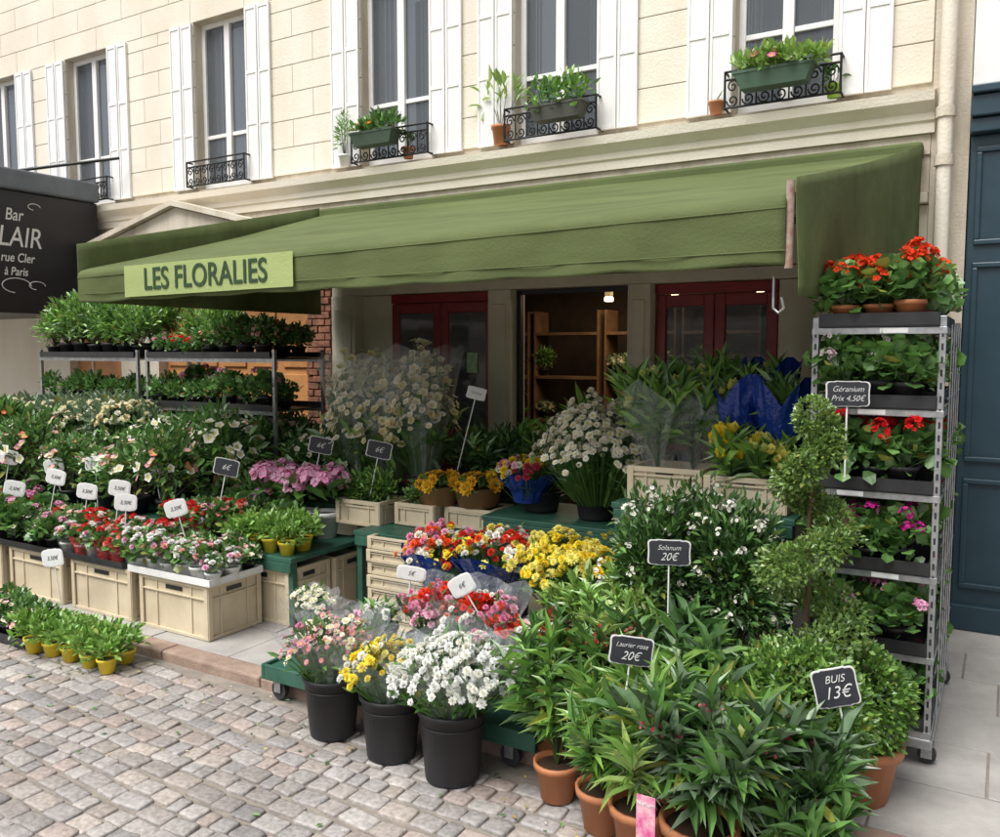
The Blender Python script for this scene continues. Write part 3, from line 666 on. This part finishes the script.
def lily(name,x,y,z,R,H,wrap,nb=14,col=YEL,wh=.62,ns=22,wr=1.0,e0=25,t0=.35,nsh=4,tulips=.06,per=4):
    mb=MB(); strap_plant(mb,(0,0,0),ns,H,R,.15,.032,6,per,GM+GB,e0=e0,e1=75,t0=t0)
    P,Nn=surf((0,0,H*.6),(R*.8,R*.8,H*.42),nb,.0,1.0); flowers(mb,TULIP,P,nrm(Nn+np.array([0,-.2,.6])),tulips,[(.55,.65,.2),(.75,.75,.35)]+col,(.5,.6,.1))
    if wrap is not None:
        for k in range(nsh):
            th0=k*6.28/nsh+x*9; V=[];F=[]; hk=H*(wh+.08*(k%2)); span=6.28/nsh*1.2
            for j,(r,zz) in enumerate([(R*.3,0),(R*.5,hk*.35),(R*.85,hk*.75),(R*1.05,hk)]):
                for q in range(9):
                    th=th0+q*span/8; rr=r*wr*(1+.05*math.sin(q*2+k))+.004*(k%2)
                    V.append((rr*math.cos(th),rr*math.sin(th),zz+(.26*H*(1-abs(q-4)/4) if j==3 else 0)))
            for j in range(3):
                for q in range(8): a=j*9+q;F+=[(a,a+1,a+10),(a,a+10,a+9)]
            mb.raw(V,F,(1,1,1),wrap)
    mb.obj(name,(x,y,z))
lily('lily_bouquet',-1.52,-1.52,1.08,.19,.50,3,10,e0=45); lily('lily_bouquet',-1.36,-1.44,1.08,.18,.54,3,8,e0=45); lily('lily_bouquet',-1.24,-1.40,1.08,.18,.52,3,8,e0=45)
# blue paper cones, open at the top, lilies poking out
def blue_cone(x,y,z,R,H,ph):
    mb=MB()
    for k in range(2):
        V=[];F=[];nq=14;span=3.9
        for j,t in enumerate((0,.25,.5,.75,1.0)):
            r=R*(.22+.78*t)
            for q in range(nq+1):
                s=q/nq; th=ph+k*3.0+(s-.5)*span
                pk=(abs(math.sin(s*math.pi*2.0))*.30+.05)*H*(t**3)
                rr=r*(1+.07*math.sin(q*1.9+k*2+j))+.006*k
                V.append((rr*math.cos(th),rr*math.sin(th),t*H*.78+pk))
        for j in range(4):
            for q in range(nq): a=j*(nq+1)+q;F+=[(a,a+1,a+nq+2),(a,a+nq+2,a+nq+1)]
        mb.raw(V,F,(1,1,1),4)
    strap_plant(mb,(0,0,.12),7,H*.85,R*.45,.12,.028,4,4,GM+GB,e0=55,e1=80,t0=.6)
    P,Nn=surf((0,0,H*.88),(R*.55,R*.55,H*.12),9,.0,1.0); flowers(mb,TULIP,P,nrm(Nn+np.array([0,-.2,.8])),.055,[(.75,.75,.3),(.87,.78,.25)],(.5,.6,.1))
    mb.obj('blue_wrapped_lily_bouquet',(x,y,z))
blue_cone(-1.10,-1.50,1.06,.15,.47,4.3); blue_cone(-.90,-1.56,1.06,.14,.46,4.9); blue_cone(-1.0,-1.34,1.06,.14,.54,4.6)
lily('yellow_lily_bouquet',-1.10,-1.68,1.04,.11,.26,None,20,wh=.5,ns=7,e0=40,tulips=.07,per=3)
lily('yellow_lily_bouquet',-.93,-1.69,1.04,.10,.22,None,16,wh=.5,ns=6,e0=40,tulips=.07,per=3)
for (x,y,zb) in ((-3.86,-1.10,.662),(-3.62,-1.05,.662),(-3.36,-1.02,.722)):
    bucket(x,y,zb,.085,.14)
    bouquet('cream_orchid_bouquet',x,y,zb+.12,.24,.86,330,BLOS,.034,CRM+CRM+WHT+[(.8,.80,.5)],(.75,.6,.2),wrap=3,neck=.3,nl=150,L=.14,W=.045,dome=.35,leafc=GM+GG+GY,tall=.95,side=.30,peak=.1)
# ------------------------------------------------------------------ plant meshes
M_gred=potted(k_geranium,3,cols=RED); M_gor=potted(k_geranium,3,cols=ORED,potc=TERRA,heads=10); M_gmag=potted(k_geranium,3,cols=MAG); M_gwh=potted(k_geranium,3,cols=[(.8,.6,.62),(.82,.75,.72)],nb=12)
M_gn=potted(k_geranium,3,cols=PINK,heads=3)
M_yb=potted(k_bed,3); M_yb2=potted(k_bed,3,potc=BLK,leafc=GM)
M_pur=potted(k_bed,2,cols=PUR+MAG,potc=BLK,leafc=GM,nf=22); M_wh=potted(k_bed,2,cols=WHT,potc=BLK,leafc=GD,nf=20); M_pk=potted(k_bed,2,cols=PINK+WHT,potc=BLK,leafc=GM,nf=24)
M_cyc=potted(k_cyc,3,cols=RED+[(.85,.3,.25),(.85,.6,.55)]); M_cycw=potted(k_cyc,3,cols=WHT+PINK+[(.85,.45,.4)],wr=3)
M_wsh=potted(k_shrub,3,cols=WHT); M_wsh2=potted(k_shrub,3,cols=WHT+WHT+PINK+[(.85,.2,.2)],nf=44); M_gsh=potted(k_shrub,3,cols=None,nf=0,leafc=GM+GB); M_dsh=potted(k_shrub,2,cols=None,nf=0,leafc=GD,n=500)
M_crm=potted(k_shrub,2,cols=CRM,R=.22,H=.14,nf=150,fs=.03,T=CARN,leafc=GG)
M_hyd=potted(k_hyd,2,cols=PINK); M_hydr=potted(k_shrub,2,cols=RED+PINK,R=.18,H=.14,nf=40,fs=.025,leafc=GM)
j=lambda a=.03: random.uniform(-a,a)
for x in np.arange(-4.62,-3.95,.15):
    for y in(-2.98,-2.84): place('yellow_pot_plant',M_yb,x+j(.02),y+j(.015),.012,1.1)
for x in np.arange(-5.25,-4.7,.14):
    for y in(-2.93,-2.81): place('bedding_plant',random.choice([M_yb2,M_pk]),x,y,.02,1.05)
for x in np.arange(-7.0,-5.4,.17): place('bedding_plant',random.choice([M_pk,M_yb2,M_gn]),x,-2.9+j(),.012,1.15)
for x in np.arange(-5.2,-4.55,.13):
    for y in(-2.4,-2.27,-2.14): place('red_cyclamen',random.choice([M_cyc,M_cyc,M_cycw]),x+j(.015),y,.382,1.05)
for x in np.arange(-4.44,-3.8,.125): place('white_pot_flowers',M_cycw,x,-2.42+j(.01),.382,.95)
for x in np.arange(-4.44,-3.8,.125): place('pink_pot_flowers',random.choice([M_cyc,M_cycw]),x,-2.28+j(.01),.382,.95)
for x in np.arange(-4.4,-3.8,.14): place('bedding_plant',M_pk,x,-2.14,.382,.95)
for x in np.arange(-6.7,-5.3,.15):
    for y in(-2.4,-2.25,-2.1): place('bedding_plant',random.choice([M_pk,M_cyc,M_gn,M_wh]),x+j(.015),y,.382,1.1)
for x in np.arange(-4.1,-3.6,.14):
    for y in(-1.98,-1.84): place('yellow_pot_plant',M_yb,x,y,.472,1.15)
for x in np.arange(-4.7,-4.2,.14):
    for y in(-1.98,-1.84): place('purple_flower_plant',random.choice([M_pur,M_cyc]),x,y,.472,1.15)
for x in np.arange(-4.65,-4.3,.17): place('purple_flower_plant',M_pur,x,-1.5+j(),.472,1.6)
for x in (-4.25,-4.02,-3.82): place('hydrangea_plant',M_hyd,x,-1.48+j(),.472,1.6)
for x in np.arange(-4.65,-3.8,.2): place('potted_green_plant',M_yb2,x,-1.70+j(),.472,1.2)
for x in np.arange(-7.9,-4.8,.38):
    place('white_mandevilla',random.choice([M_wsh,M_wsh2]),x+j(.05),-1.88+j(.04),.555,.85)
    place('white_mandevilla',random.choice([M_wsh,M_wsh2,M_gsh]),x+.18+j(.05),-1.52+j(.04),.56,1.0)
for x in np.arange(-7.9,-3.9,.36):
    place('potted_green_shrub',random.choice([M_gsh,M_gsh,M_dsh,M_wsh]),x+j(.06),-1.15+j(.05),.662,.85 if x<-4.6 else .65)
for x in np.arange(-4.9,-3.6,.3): place('potted_green_shrub',M_dsh,x,-.5,.662,.7)
for x in (-7.4,-7.1,-6.8,-6.5,-6.2,-5.9): place('cream_flower_plant',M_crm,x,-1.4+j(.08),.9+j(.06),1.0)
for x in (-7.5,-7.1): place('red_flower_plant',M_hydr,x,-1.75,.8,1.0)
place('potted_green_shrub',M_gsh,-3.48,-1.33,.60,.48); place('potted_green_shrub',M_gsh,-3.62,-1.36,.60,.48);place('potted_green_shrub',M_gsh,-3.18,-1.28,.62,.48)
mb=MB(); lathe(mb,(0,0,0),[(.001,0),(.12,0),(.15,.12),(.16,.12)],(.3,.16,.07)); P,Nn=surf((0,0,.12),(.15,.15,.07),30,.2,1); flowers(mb,DAISY,P,nrm(Nn+np.array([0,-.5,0])),.045,[(.87,.42,.03),(.87,.52,.04)],(.06,.03,.01)); bush(mb,(0,0,.1),(.15,.15,.06),60,.07,.04,GM)
me=mb.mesh('sunflower_basket')
for (x,y) in((-3.05,-1.28),(-2.8,-1.22)): place('sunflower_basket',[me],x,y,.735,rot=0)
for x in(-3.1,-2.85,-2.6): place('potted_green_shrub',M_dsh,x,-.8+j(),.722,.62)
def dgrass(name,x,y,z,h,sp,ns,cols,L=.12,W=.03,potr=.08,potc=BLK,wh=5,per=5,ph=None,e0=10,e1=65,fl=None):
    mb=MB(); ph=potr*1.7 if ph is None else ph; pot(mb,(0,0,0),potr,ph,potc); tips=strap_plant(mb,(0,0,ph*.85),ns,h,sp,L,W,wh,per,cols,e0=e0,e1=e1)
    if fl:
        for tt in tips[::2]: q,m=surf(tt,.03,9,0,1); flowers(mb,TULIP,q,m,.017,fl,fl[0])
    return mb.obj(name,(x,y,z))
dgrass('potted_foliage_plant',-2.95,-.85,.722,.3,.2,14,GD+GM); dgrass('potted_foliage_plant',-4.6,-.9,.662,.3,.2,14,GM,.16,.04)
dgrass('potted_foliage_plant',-2.7,-.7,.722,.32,.2,14,GM+GB,.14,.035)
for x in (-3.35,-3.15,-2.9,-2.5,-2.3,-2.0,-1.8,-1.5,-4.2,-4.5):
    for z in (.53,.98,1.43): 
        if random.random()<.85: place('interior_plant',random.choice([M_gsh,M_hydr,M_wsh,M_crm]),x,2.3,z+.001,.5)
for (x,y) in ((-2.95,.9),(-2.0,.8),(-1.6,.7),(-3.9,.8)): dgrass('interior_palm',x,y,.053,1.05,.3,12,GM,.25,.045,.12,wh=6,per=5)
for (x,y) in ((-2.85,.5),(-2.5,.4)): bouquet('interior_bouquet',x,y,.742,.2,.4,70,CARN,.03,YEL+ORED+WHT,wrap=None)
boxes('interior_stand',[(-3.0,-2.4,.35,.6,.05,.74)],DWOOD,None,.01)
# ------------------------------------------------------------------ left racks
def metal_rack(x0,x1,y0,y1,levels,top,name='metal_plant_rack',zb=P0):
    g=group(name)
    boxes('posts',[(x-.012,x+.012,y-.012,y+.012,zb,top) for x in(x0,x1) for y in(y0,y1)],METAL,g)
    L=[];T=[]
    for z in levels:
        L+=[(x0-.013,x1+.013,y0-.013,y0+.005,z-.03,z-.002),(x0-.013,x1+.013,y1-.005,y1+.013,z-.03,z-.002),(x0+.013,x1-.013,y0+.013,y1-.013,z-.012,z-.003)]
        T+=[(x0+.02,x1-.02,y0-.02,y1,z,z+.005),(x0+.02,x1-.02,y0-.026,y0-.0205,z,z+.045),(x0+.02,x1-.02,y1-.005,y1,z+.0055,z+.045)]
    boxes('shelves',L,METAL,g); boxes('shelf_trays',T,BLACKPL,g)
    return g
metal_rack(-5.9,-4.50,-1.25,-.75,(.95,1.26,1.64),1.7); metal_rack(-7.35,-6.02,-1.25,-.75,(.95,1.26,1.64),1.7)
for x in np.arange(-5.8,-4.62,.19):
    for y in(-1.2,-1.0,-.84):
        place('potted_red_begonia',M_hydr if x>-5.4 else random.choice([M_gsh,M_gred,M_gn]),x,y,1.648,.60 if x>-5.4 else .6)
        if y<-1.1 or random.random()<.4: place('potted_green_plant',random.choice([M_yb2,M_gn]),x+j(.02),y,1.266,1.0)
        place('potted_green_plant',random.choice([M_yb2,M_yb2,M_pk]),x+j(.02),y,.956,1.2 )
for x in np.arange(-7.3,-6.0,.2):
    for y in(-1.15,-.9):
        place('potted_green_shrub',M_gsh,x,y,1.648,.72); place('potted_green_plant',M_yb2,x,y,1.266,1.1)
# ------------------------------------------------------------------ right flower trolley
X0,X1,Y0,Y1=-.675,-.215,-2.0,-.95
ft=group('flower_trolley')
levels=[.20,.50,.82,1.14,1.47,1.79]
boxes('posts',[(x-.012,x+.012,y-.012,y+.012,.15,1.83) for x in(X0,X1) for y in(Y0,Y1)],METAL,ft,.002)
boxes('post_slots',[(x-.004,x+.004,Y0-.0135,Y0-.0122,.2+q*.05,.225+q*.05) for x in(X0,X1) for q in range(32)],BLACKPL,ft)
L=[];T=[]
for z in levels:
    L+=[(X0-.014,X1+.014,Y0-.0145,Y0+.003,z-.028,z-.002),(X0-.014,X1+.014,Y1-.003,Y1+.014,z-.028,z-.002),(X0+.013,X1-.013,Y0+.013,Y1-.013,z-.012,z-.003),(X1-.003,X1+.0145,Y0+.014,Y1-.014,z-.028,z-.003),(X0-.0145,X0+.003,Y0+.014,Y1-.014,z-.028,z-.003)]
    for y in (Y0-.02,Y0+.34,Y0+.7):
        T+=[(X0+.015,X1-.013,y,y+.34,z,z+.005),(X0+.015,X1-.013,y-.004,y+.002,z+.0055,z+.055),(X0+.015,X1-.013,y+.334,y+.34,z+.0055,z+.055),(X1-.019,X1-.0135,y+.0025,y+.3335,z+.0055,z+.055),(X0+.0155,X0+.021,y+.0025,y+.3335,z+.0055,z+.055)]
boxes('shelves',L,METAL,ft,.001); boxes('trays',T,BLACKPL,ft)
boxes('shelf_labels',[(X0+.1+.07*(k%3),X0+.2+.07*(k%3),Y0-.0165,Y0-.0148,z-.024,z-.004) for k,z in enumerate(levels)],CHALK,ft)
lw=[]
for i in range(9):
    z=.25+i*.18; lw.append([(X1+.018,Y0+.01,z),(X1+.018,Y1-.01,z)])
for i in range(1,6):
    y=Y0+(Y1-Y0)*i/6; lw.append([(X1+.02,y,.2),(X1+.02,y,1.8)])
tube('side_lattice',lw,.004,METAL,ft)
boxes('base',[(X0-.02,X1+.02,Y0-.02,Y1+.02,.13,.17)],METAL,ft,.004)
for x in(X0,X1):
    for y in(Y0+.05,Y1-.05): caster(x,y,.052,ft,.035)
rows=[M_gmag,M_gn,M_gmag,M_gred,M_gwh,M_gor]
nm=['magenta_geranium','pink_geranium','magenta_geranium','red_geranium','pale_geranium','orange_red_geranium']
for k,z in enumerate(levels):
    for x in (X0+.10,(X0+X1)/2,X1-.13):
        for y in np.arange(Y0+.05,Y1,.16):
            place(nm[k],rows[k],x+j(.012),y+j(.012),z+.006,1.0)
# ------------------------------------------------------------------ right foreground plants
def jasmine(x,y,z,R,H):
    mb=MB(); pot(mb,(0,0,0),.14,.24,TERRA); c=(0,0,.3+H); cc=bush(mb,c,(R,R*.8,H),2600,.052,.021,GD+GM,K=52,sp=.17,lo=-.8)
    stems(mb,np.tile([0,0,.22],(len(cc),1)),cc,.004,(.12,.1,.05)); P,Nn=surf(c,(R,R*.8,H),60,-.5,1.06)
    for p,m in zip(P[:50],Nn): q,mm=surf(p,.018,7,-.5,1); flowers(mb,BLOS,q,mm,.0105,WHT,(.8,.75,.5))
    mb.obj('jasmine_shrub',(x,y,z))
jasmine(-1.34,-2.05,P0,.25,.345); jasmine(-1.0,-2.0,P0,.24,.34); jasmine(-1.16,-1.9,P0,.25,.36)
def topiary(x,y,z):
    mb=MB(); pot(mb,(0,0,0),.13,.24,TERRA); n=8000
    stems(mb,np.array([[0,0,.2]]),np.array([[0,0,1.35]]),.014,(.16,.10,.06))
    t=rng.uniform(0,1,n)**.9; ang=t*2*math.pi*2.6+3.6; rad=.10*(1-t)+.045; tr=.105*(1-t*.45)
    cz=.50+.88*t; c=np.stack([np.cos(ang)*rad,np.sin(ang)*rad,cz],1); u=nrm(rng.normal(size=(n,3)))
    p=c+u*(tr*rng.uniform(.6,1.12,n)*(1+.12*np.sin(u[:,0]*11+t*40)))[:,None]*np.array([1,1,.78]); leaves(mb,p,u+rng.normal(0,.5,(n,3))+np.array([0,0,.3]),.022,.014,[(.15,.25,.05),(.11,.20,.04),(.21,.32,.08)],SMALL)
    p,m=surf((0,0,1.40),(.07,.07,.08),520,-.9,.9); leaves(mb,p,m+rng.normal(0,.5,(520,3)),.022,.014,[(.15,.25,.05),(.21,.32,.08)],SMALL)
    mb.obj('spiral_topiary',(x,y,z))
topiary(-.60,-2.42,P0)
def boxball(x,y,z,R,n=5600):
    mb=MB(); pot(mb,(0,0,0),.15,.22,TERRA); c=np.array([0,0,.22+R*.85]); k=rng.normal(size=(60,3)); k=nrm(k)
    u=nrm(rng.normal(size=(n,3))); b=1+.09*np.max(u@k.T,axis=1)**24*1.5+.05*np.sin(u[:,0]*9+u[:,2]*7)
    p=c+u*R*(b*rng.uniform(.8,1.06,n))[:,None]; leaves(mb,p,u+rng.normal(0,.5,(n,3))+np.array([0,0,.3]),.026,.017,[(.13,.26,.045),(.09,.19,.035),(.19,.34,.06)],SMALL)
    mb.obj('boxwood_ball',(x,y,z))
boxball(-.58,-2.66,.02,.225); boxball(-.42,-2.36,P0,.17,3600)
def oleander(name,x,y,z,h,sp,ns,cols,potr=.09,L=.13,W=.028,wh=7,per=4,potc=TERRA,fl=None,e1=65,e0=10): return dgrass(name,x,y,z,h,sp,ns,cols,L,W,potr,potc,wh,per,fl=fl,e1=e1,e0=e0)
oleander('potted_oleander',-1.40,-2.88,.012,.5,.2,17,GM+GB,.085,.115,.020,9,4)
oleander('potted_oleander',-1.17,-2.98,.012,.42,.2,17,GB+GM,.09,.115,.019,9,4)
oleander('potted_oleander',-1.0,-3.05,.012,.46,.24,20,GB+GY,.1,.13,.020,9,4)
oleander('pink_bud_rhododendron',-.78,-3.1,.012,.44,.26,19,GG+GM,.12,.14,.030,5,8,fl=[(.65,.15,.2),(.75,.3,.3)])
oleander('pink_bud_rhododendron',-.58,-3.02,.012,.40,.2,15,GG+GD+GM,.11,.14,.030,5,8,fl=[(.65,.15,.2)])
oleander('potted_strap_plant',-.47,-3.08,.012,.22,.12,9,GM,.1,.12,.025)
oleander('potted_oleander',-1.3,-2.6,.055,.50,.22,18,GM+GD+GY,.1,.115,.022,9,fl=[(.7,.15,.12)])
oleander('red_tip_pieris',-1.54,-2.62,.055,.42,.2,16,GM+[(.5,.08,.05)],.1,.085,.021,9)
oleander('potted_oleander',-1.02,-2.62,.055,.50,.2,15,GD+GM,.1,.14,.034,e1=50,fl=[(.75,.35,.3)])
oleander('potted_oleander',-.82,-2.72,.055,.48,.2,15,GD+GM+GB,.1,.14,.030,e1=50)
oleander('light_green_shrub',-1.42,-2.3,.055,.60,.24,24,GB+GY,.1,.07,.021,10,5)
oleander('light_green_shrub',-1.62,-2.2,.055,.50,.2,18,GB+GY,.1,.07,.021,10,5)
oleander('potted_oleander',-.75,-2.9,.012,.43,.2,15,GB,.1,.12,.022)
tg=group('plant_label_tag'); boxes('card',[(-.90,-.84,-3.345,-3.343,.24,.38)],pmat('pink_card',(.6,.08,.25),(.75,.45,.5),30,.5),tg,.001); tube('stake',[(-.87,-3.34,.05),(-.87,-3.34,.25)],.003,WHITEP,tg)
text('caption','Nerium',.018,(-.87,-3.3465,.355),(math.pi/2,0,0),CHALK,tg)
# ------------------------------------------------------------------ signs
def price_sign(x,y,z,w,h,lines,zb,yaw=18,dark=True,tilt=0,name='price_sign',e=.5):
    g=group(name); g.location=(x,y,z); g.rotation_euler=(0,math.radians(tilt),math.radians(yaw))
    def plate(nm,s,y0,y1,mat):
        n=48;P=[]
        for i in range(n):
            t=2*math.pi*i/n; ct,st=math.cos(t),math.sin(t)
            P.append((s*w/2*math.copysign(abs(ct)**e,ct)*(1-.06*math.cos(4*t)),s*h/2*math.copysign(abs(st)**e,st)*(1-.09*math.cos(4*t))+ .04*h*(abs(ct)<.35)*math.copysign(1,st)))
        V=[(a,y0,b) for a,b in P]+[(a,y1,b) for a,b in P]
        F=[tuple(range(n)),tuple(range(2*n-1,n-1,-1))]+[(i,i+n,(i+1)%n+n,(i+1)%n) for i in range(n)]
        polymesh(nm,V,F,mat,g)
    plate('rim',1,-.002,.003,CHALK if dark else WHITEP)
    plate('face',.93 if dark else .9,-.004,-.0021,SLATE if dark else CHALK)
    for (s,sz,dz) in lines: text('writing',s,sz,(0,-.0052,dz),(math.pi/2,0,0),CHALK if dark else SLATE,g,-.0004,.9,.35)
    tube('stake',[(0,.006,0),(0,.006,zb-z)],.0035,WHITEP,g)
price_sign(-.53,-2.12,1.53,.17,.10,[("Géranium",.032,.018),("Prix 4,50€",.032,-.018)],1.2)
price_sign(-1.15,-2.38,.88,.18,.105,[("Solanum",.03,.02),("20€",.045,-.018)],.5,20)
price_sign(-1.06,-3.0,.68,.155,.10,[("Laurier rose",.024,.02),("20€",.042,-.018)],.3,26,tilt=6)
price_sign(-.42,-2.9,.65,.14,.125,[("BUIS",.034,.028),("13€",.055,-.016)],.35,20,tilt=-14)
for (x,y,z,zb) in((-4.28,-1.9,.95,.6),(-3.95,-1.38,1.06,.75),(-3.45,-1.38,1.06,.75),(-6.1,-1.6,1.0,.6)):
    price_sign(x,y,z,.17,.11,[("6€",.05,0)],zb,30,tilt=12)
price_sign(-2.95,-1.0,1.42,.13,.08,[("Orchidée",.02,.0)],.9,30,False,14)
for (x,y,z) in((-4.4,-2.2,.72),(-4.75,-2.3,.74),(-4.95,-2.2,.80),(-5.3,-2.2,.75),(-5.65,-2.2,.82),(-6.0,-2.0,.85),(-4.9,-2.7,.45),(-5.5,-2.0,.9),(-6.4,-2.1,.9),(-5.0,-1.9,.90),(-6.6,-2.5,.6),(-5.9,-2.35,.74)):
    price_sign(x,y,z,.15,.11,[("3,50€",.034,0)],z-.32,random.uniform(20,40),False,random.uniform(-16,16),'white_price_label',.75)
price_sign(-2.4,-2.45,.64,.15,.07,[("5€",.03,0)],.4,25,False,8,'white_price_label',.75)
price_sign(-2.0,-2.62,.68,.12,.09,[("6€",.03,0)],.4,25,False,-30,'white_price_label',.75)
# ------------------------------------------------------------------ camera, light, world
cam=bpy.data.cameras.new('camera'); co=bpy.data.objects.new('camera',cam); COL.objects.link(co)
co.location=(0,-5.65,1.7); co.rotation_euler=(math.radians(90)-math.atan(68.5/850),0,math.radians(30.8))
cam.lens=30.6; cam.sensor_width=36; cam.clip_end=500; cam.clip_start=.05; S.camera=co
sd=Vector((-.2,-.55,1.0)).normalized()
sl_=bpy.data.lights.new('sun','SUN'); sl_.energy=3.9; sl_.angle=math.radians(40); sl_.color=(1,.99,.97)
so=bpy.data.objects.new('sun',sl_); COL.objects.link(so); so.rotation_euler=(-sd).to_track_quat('-Z','Y').to_euler()
lp=group('shop_ceiling_lamp'); lampm=pmat('lamp_metal',(.6,.5,.3),None,5,.4)
em=bpy.data.materials.new('lamp_bulb'); em.use_nodes=True; eb=em.node_tree.nodes['Principled BSDF']; eb.inputs['Emission Color'].default_value=(1,.75,.45,1); eb.inputs['Emission Strength'].default_value=8
for x in (-3.0,-2.7,-2.4,-1.7,-4.1):
    boxes('lamp_body',[(x-.03,x+.03,1.2,1.26,2.16,2.58)],lampm,lp,.01); boxes('bulb',[(x-.03,x+.03,1.2,1.26,2.12,2.158)],em,lp,.005)
la=bpy.data.lights.new('shop_lamp_light','AREA'); la.energy=26; la.size=1.2; la.color=(1,.8,.55); lo=bpy.data.objects.new('shop_lamp_light',la); COL.objects.link(lo); lo.location=(-2.8,1.5,2.5); lo.parent=lp
w=bpy.data.worlds.new("World"); S.world=w; w.use_nodes=True; N=w.node_tree.nodes; Lk=w.node_tree.links
sk=N.new('ShaderNodeTexSky'); sk.sky_type='NISHITA'; sk.sun_disc=False
sk.sun_elevation=math.asin(sd.z); sk.sun_rotation=math.atan2(sd.x,sd.y); sk.dust_density=4; sk.air_density=1
hs=N.new('ShaderNodeHueSaturation'); hs.inputs['Saturation'].default_value=.35
Lk.new(sk.outputs[0],hs.inputs['Color']); Lk.new(hs.outputs[0],N['Background'].inputs['Color']); N['Background'].inputs['Strength'].default_value=.15
S.view_settings.view_transform='Standard'; S.view_settings.look='None'; S.view_settings.exposure=0
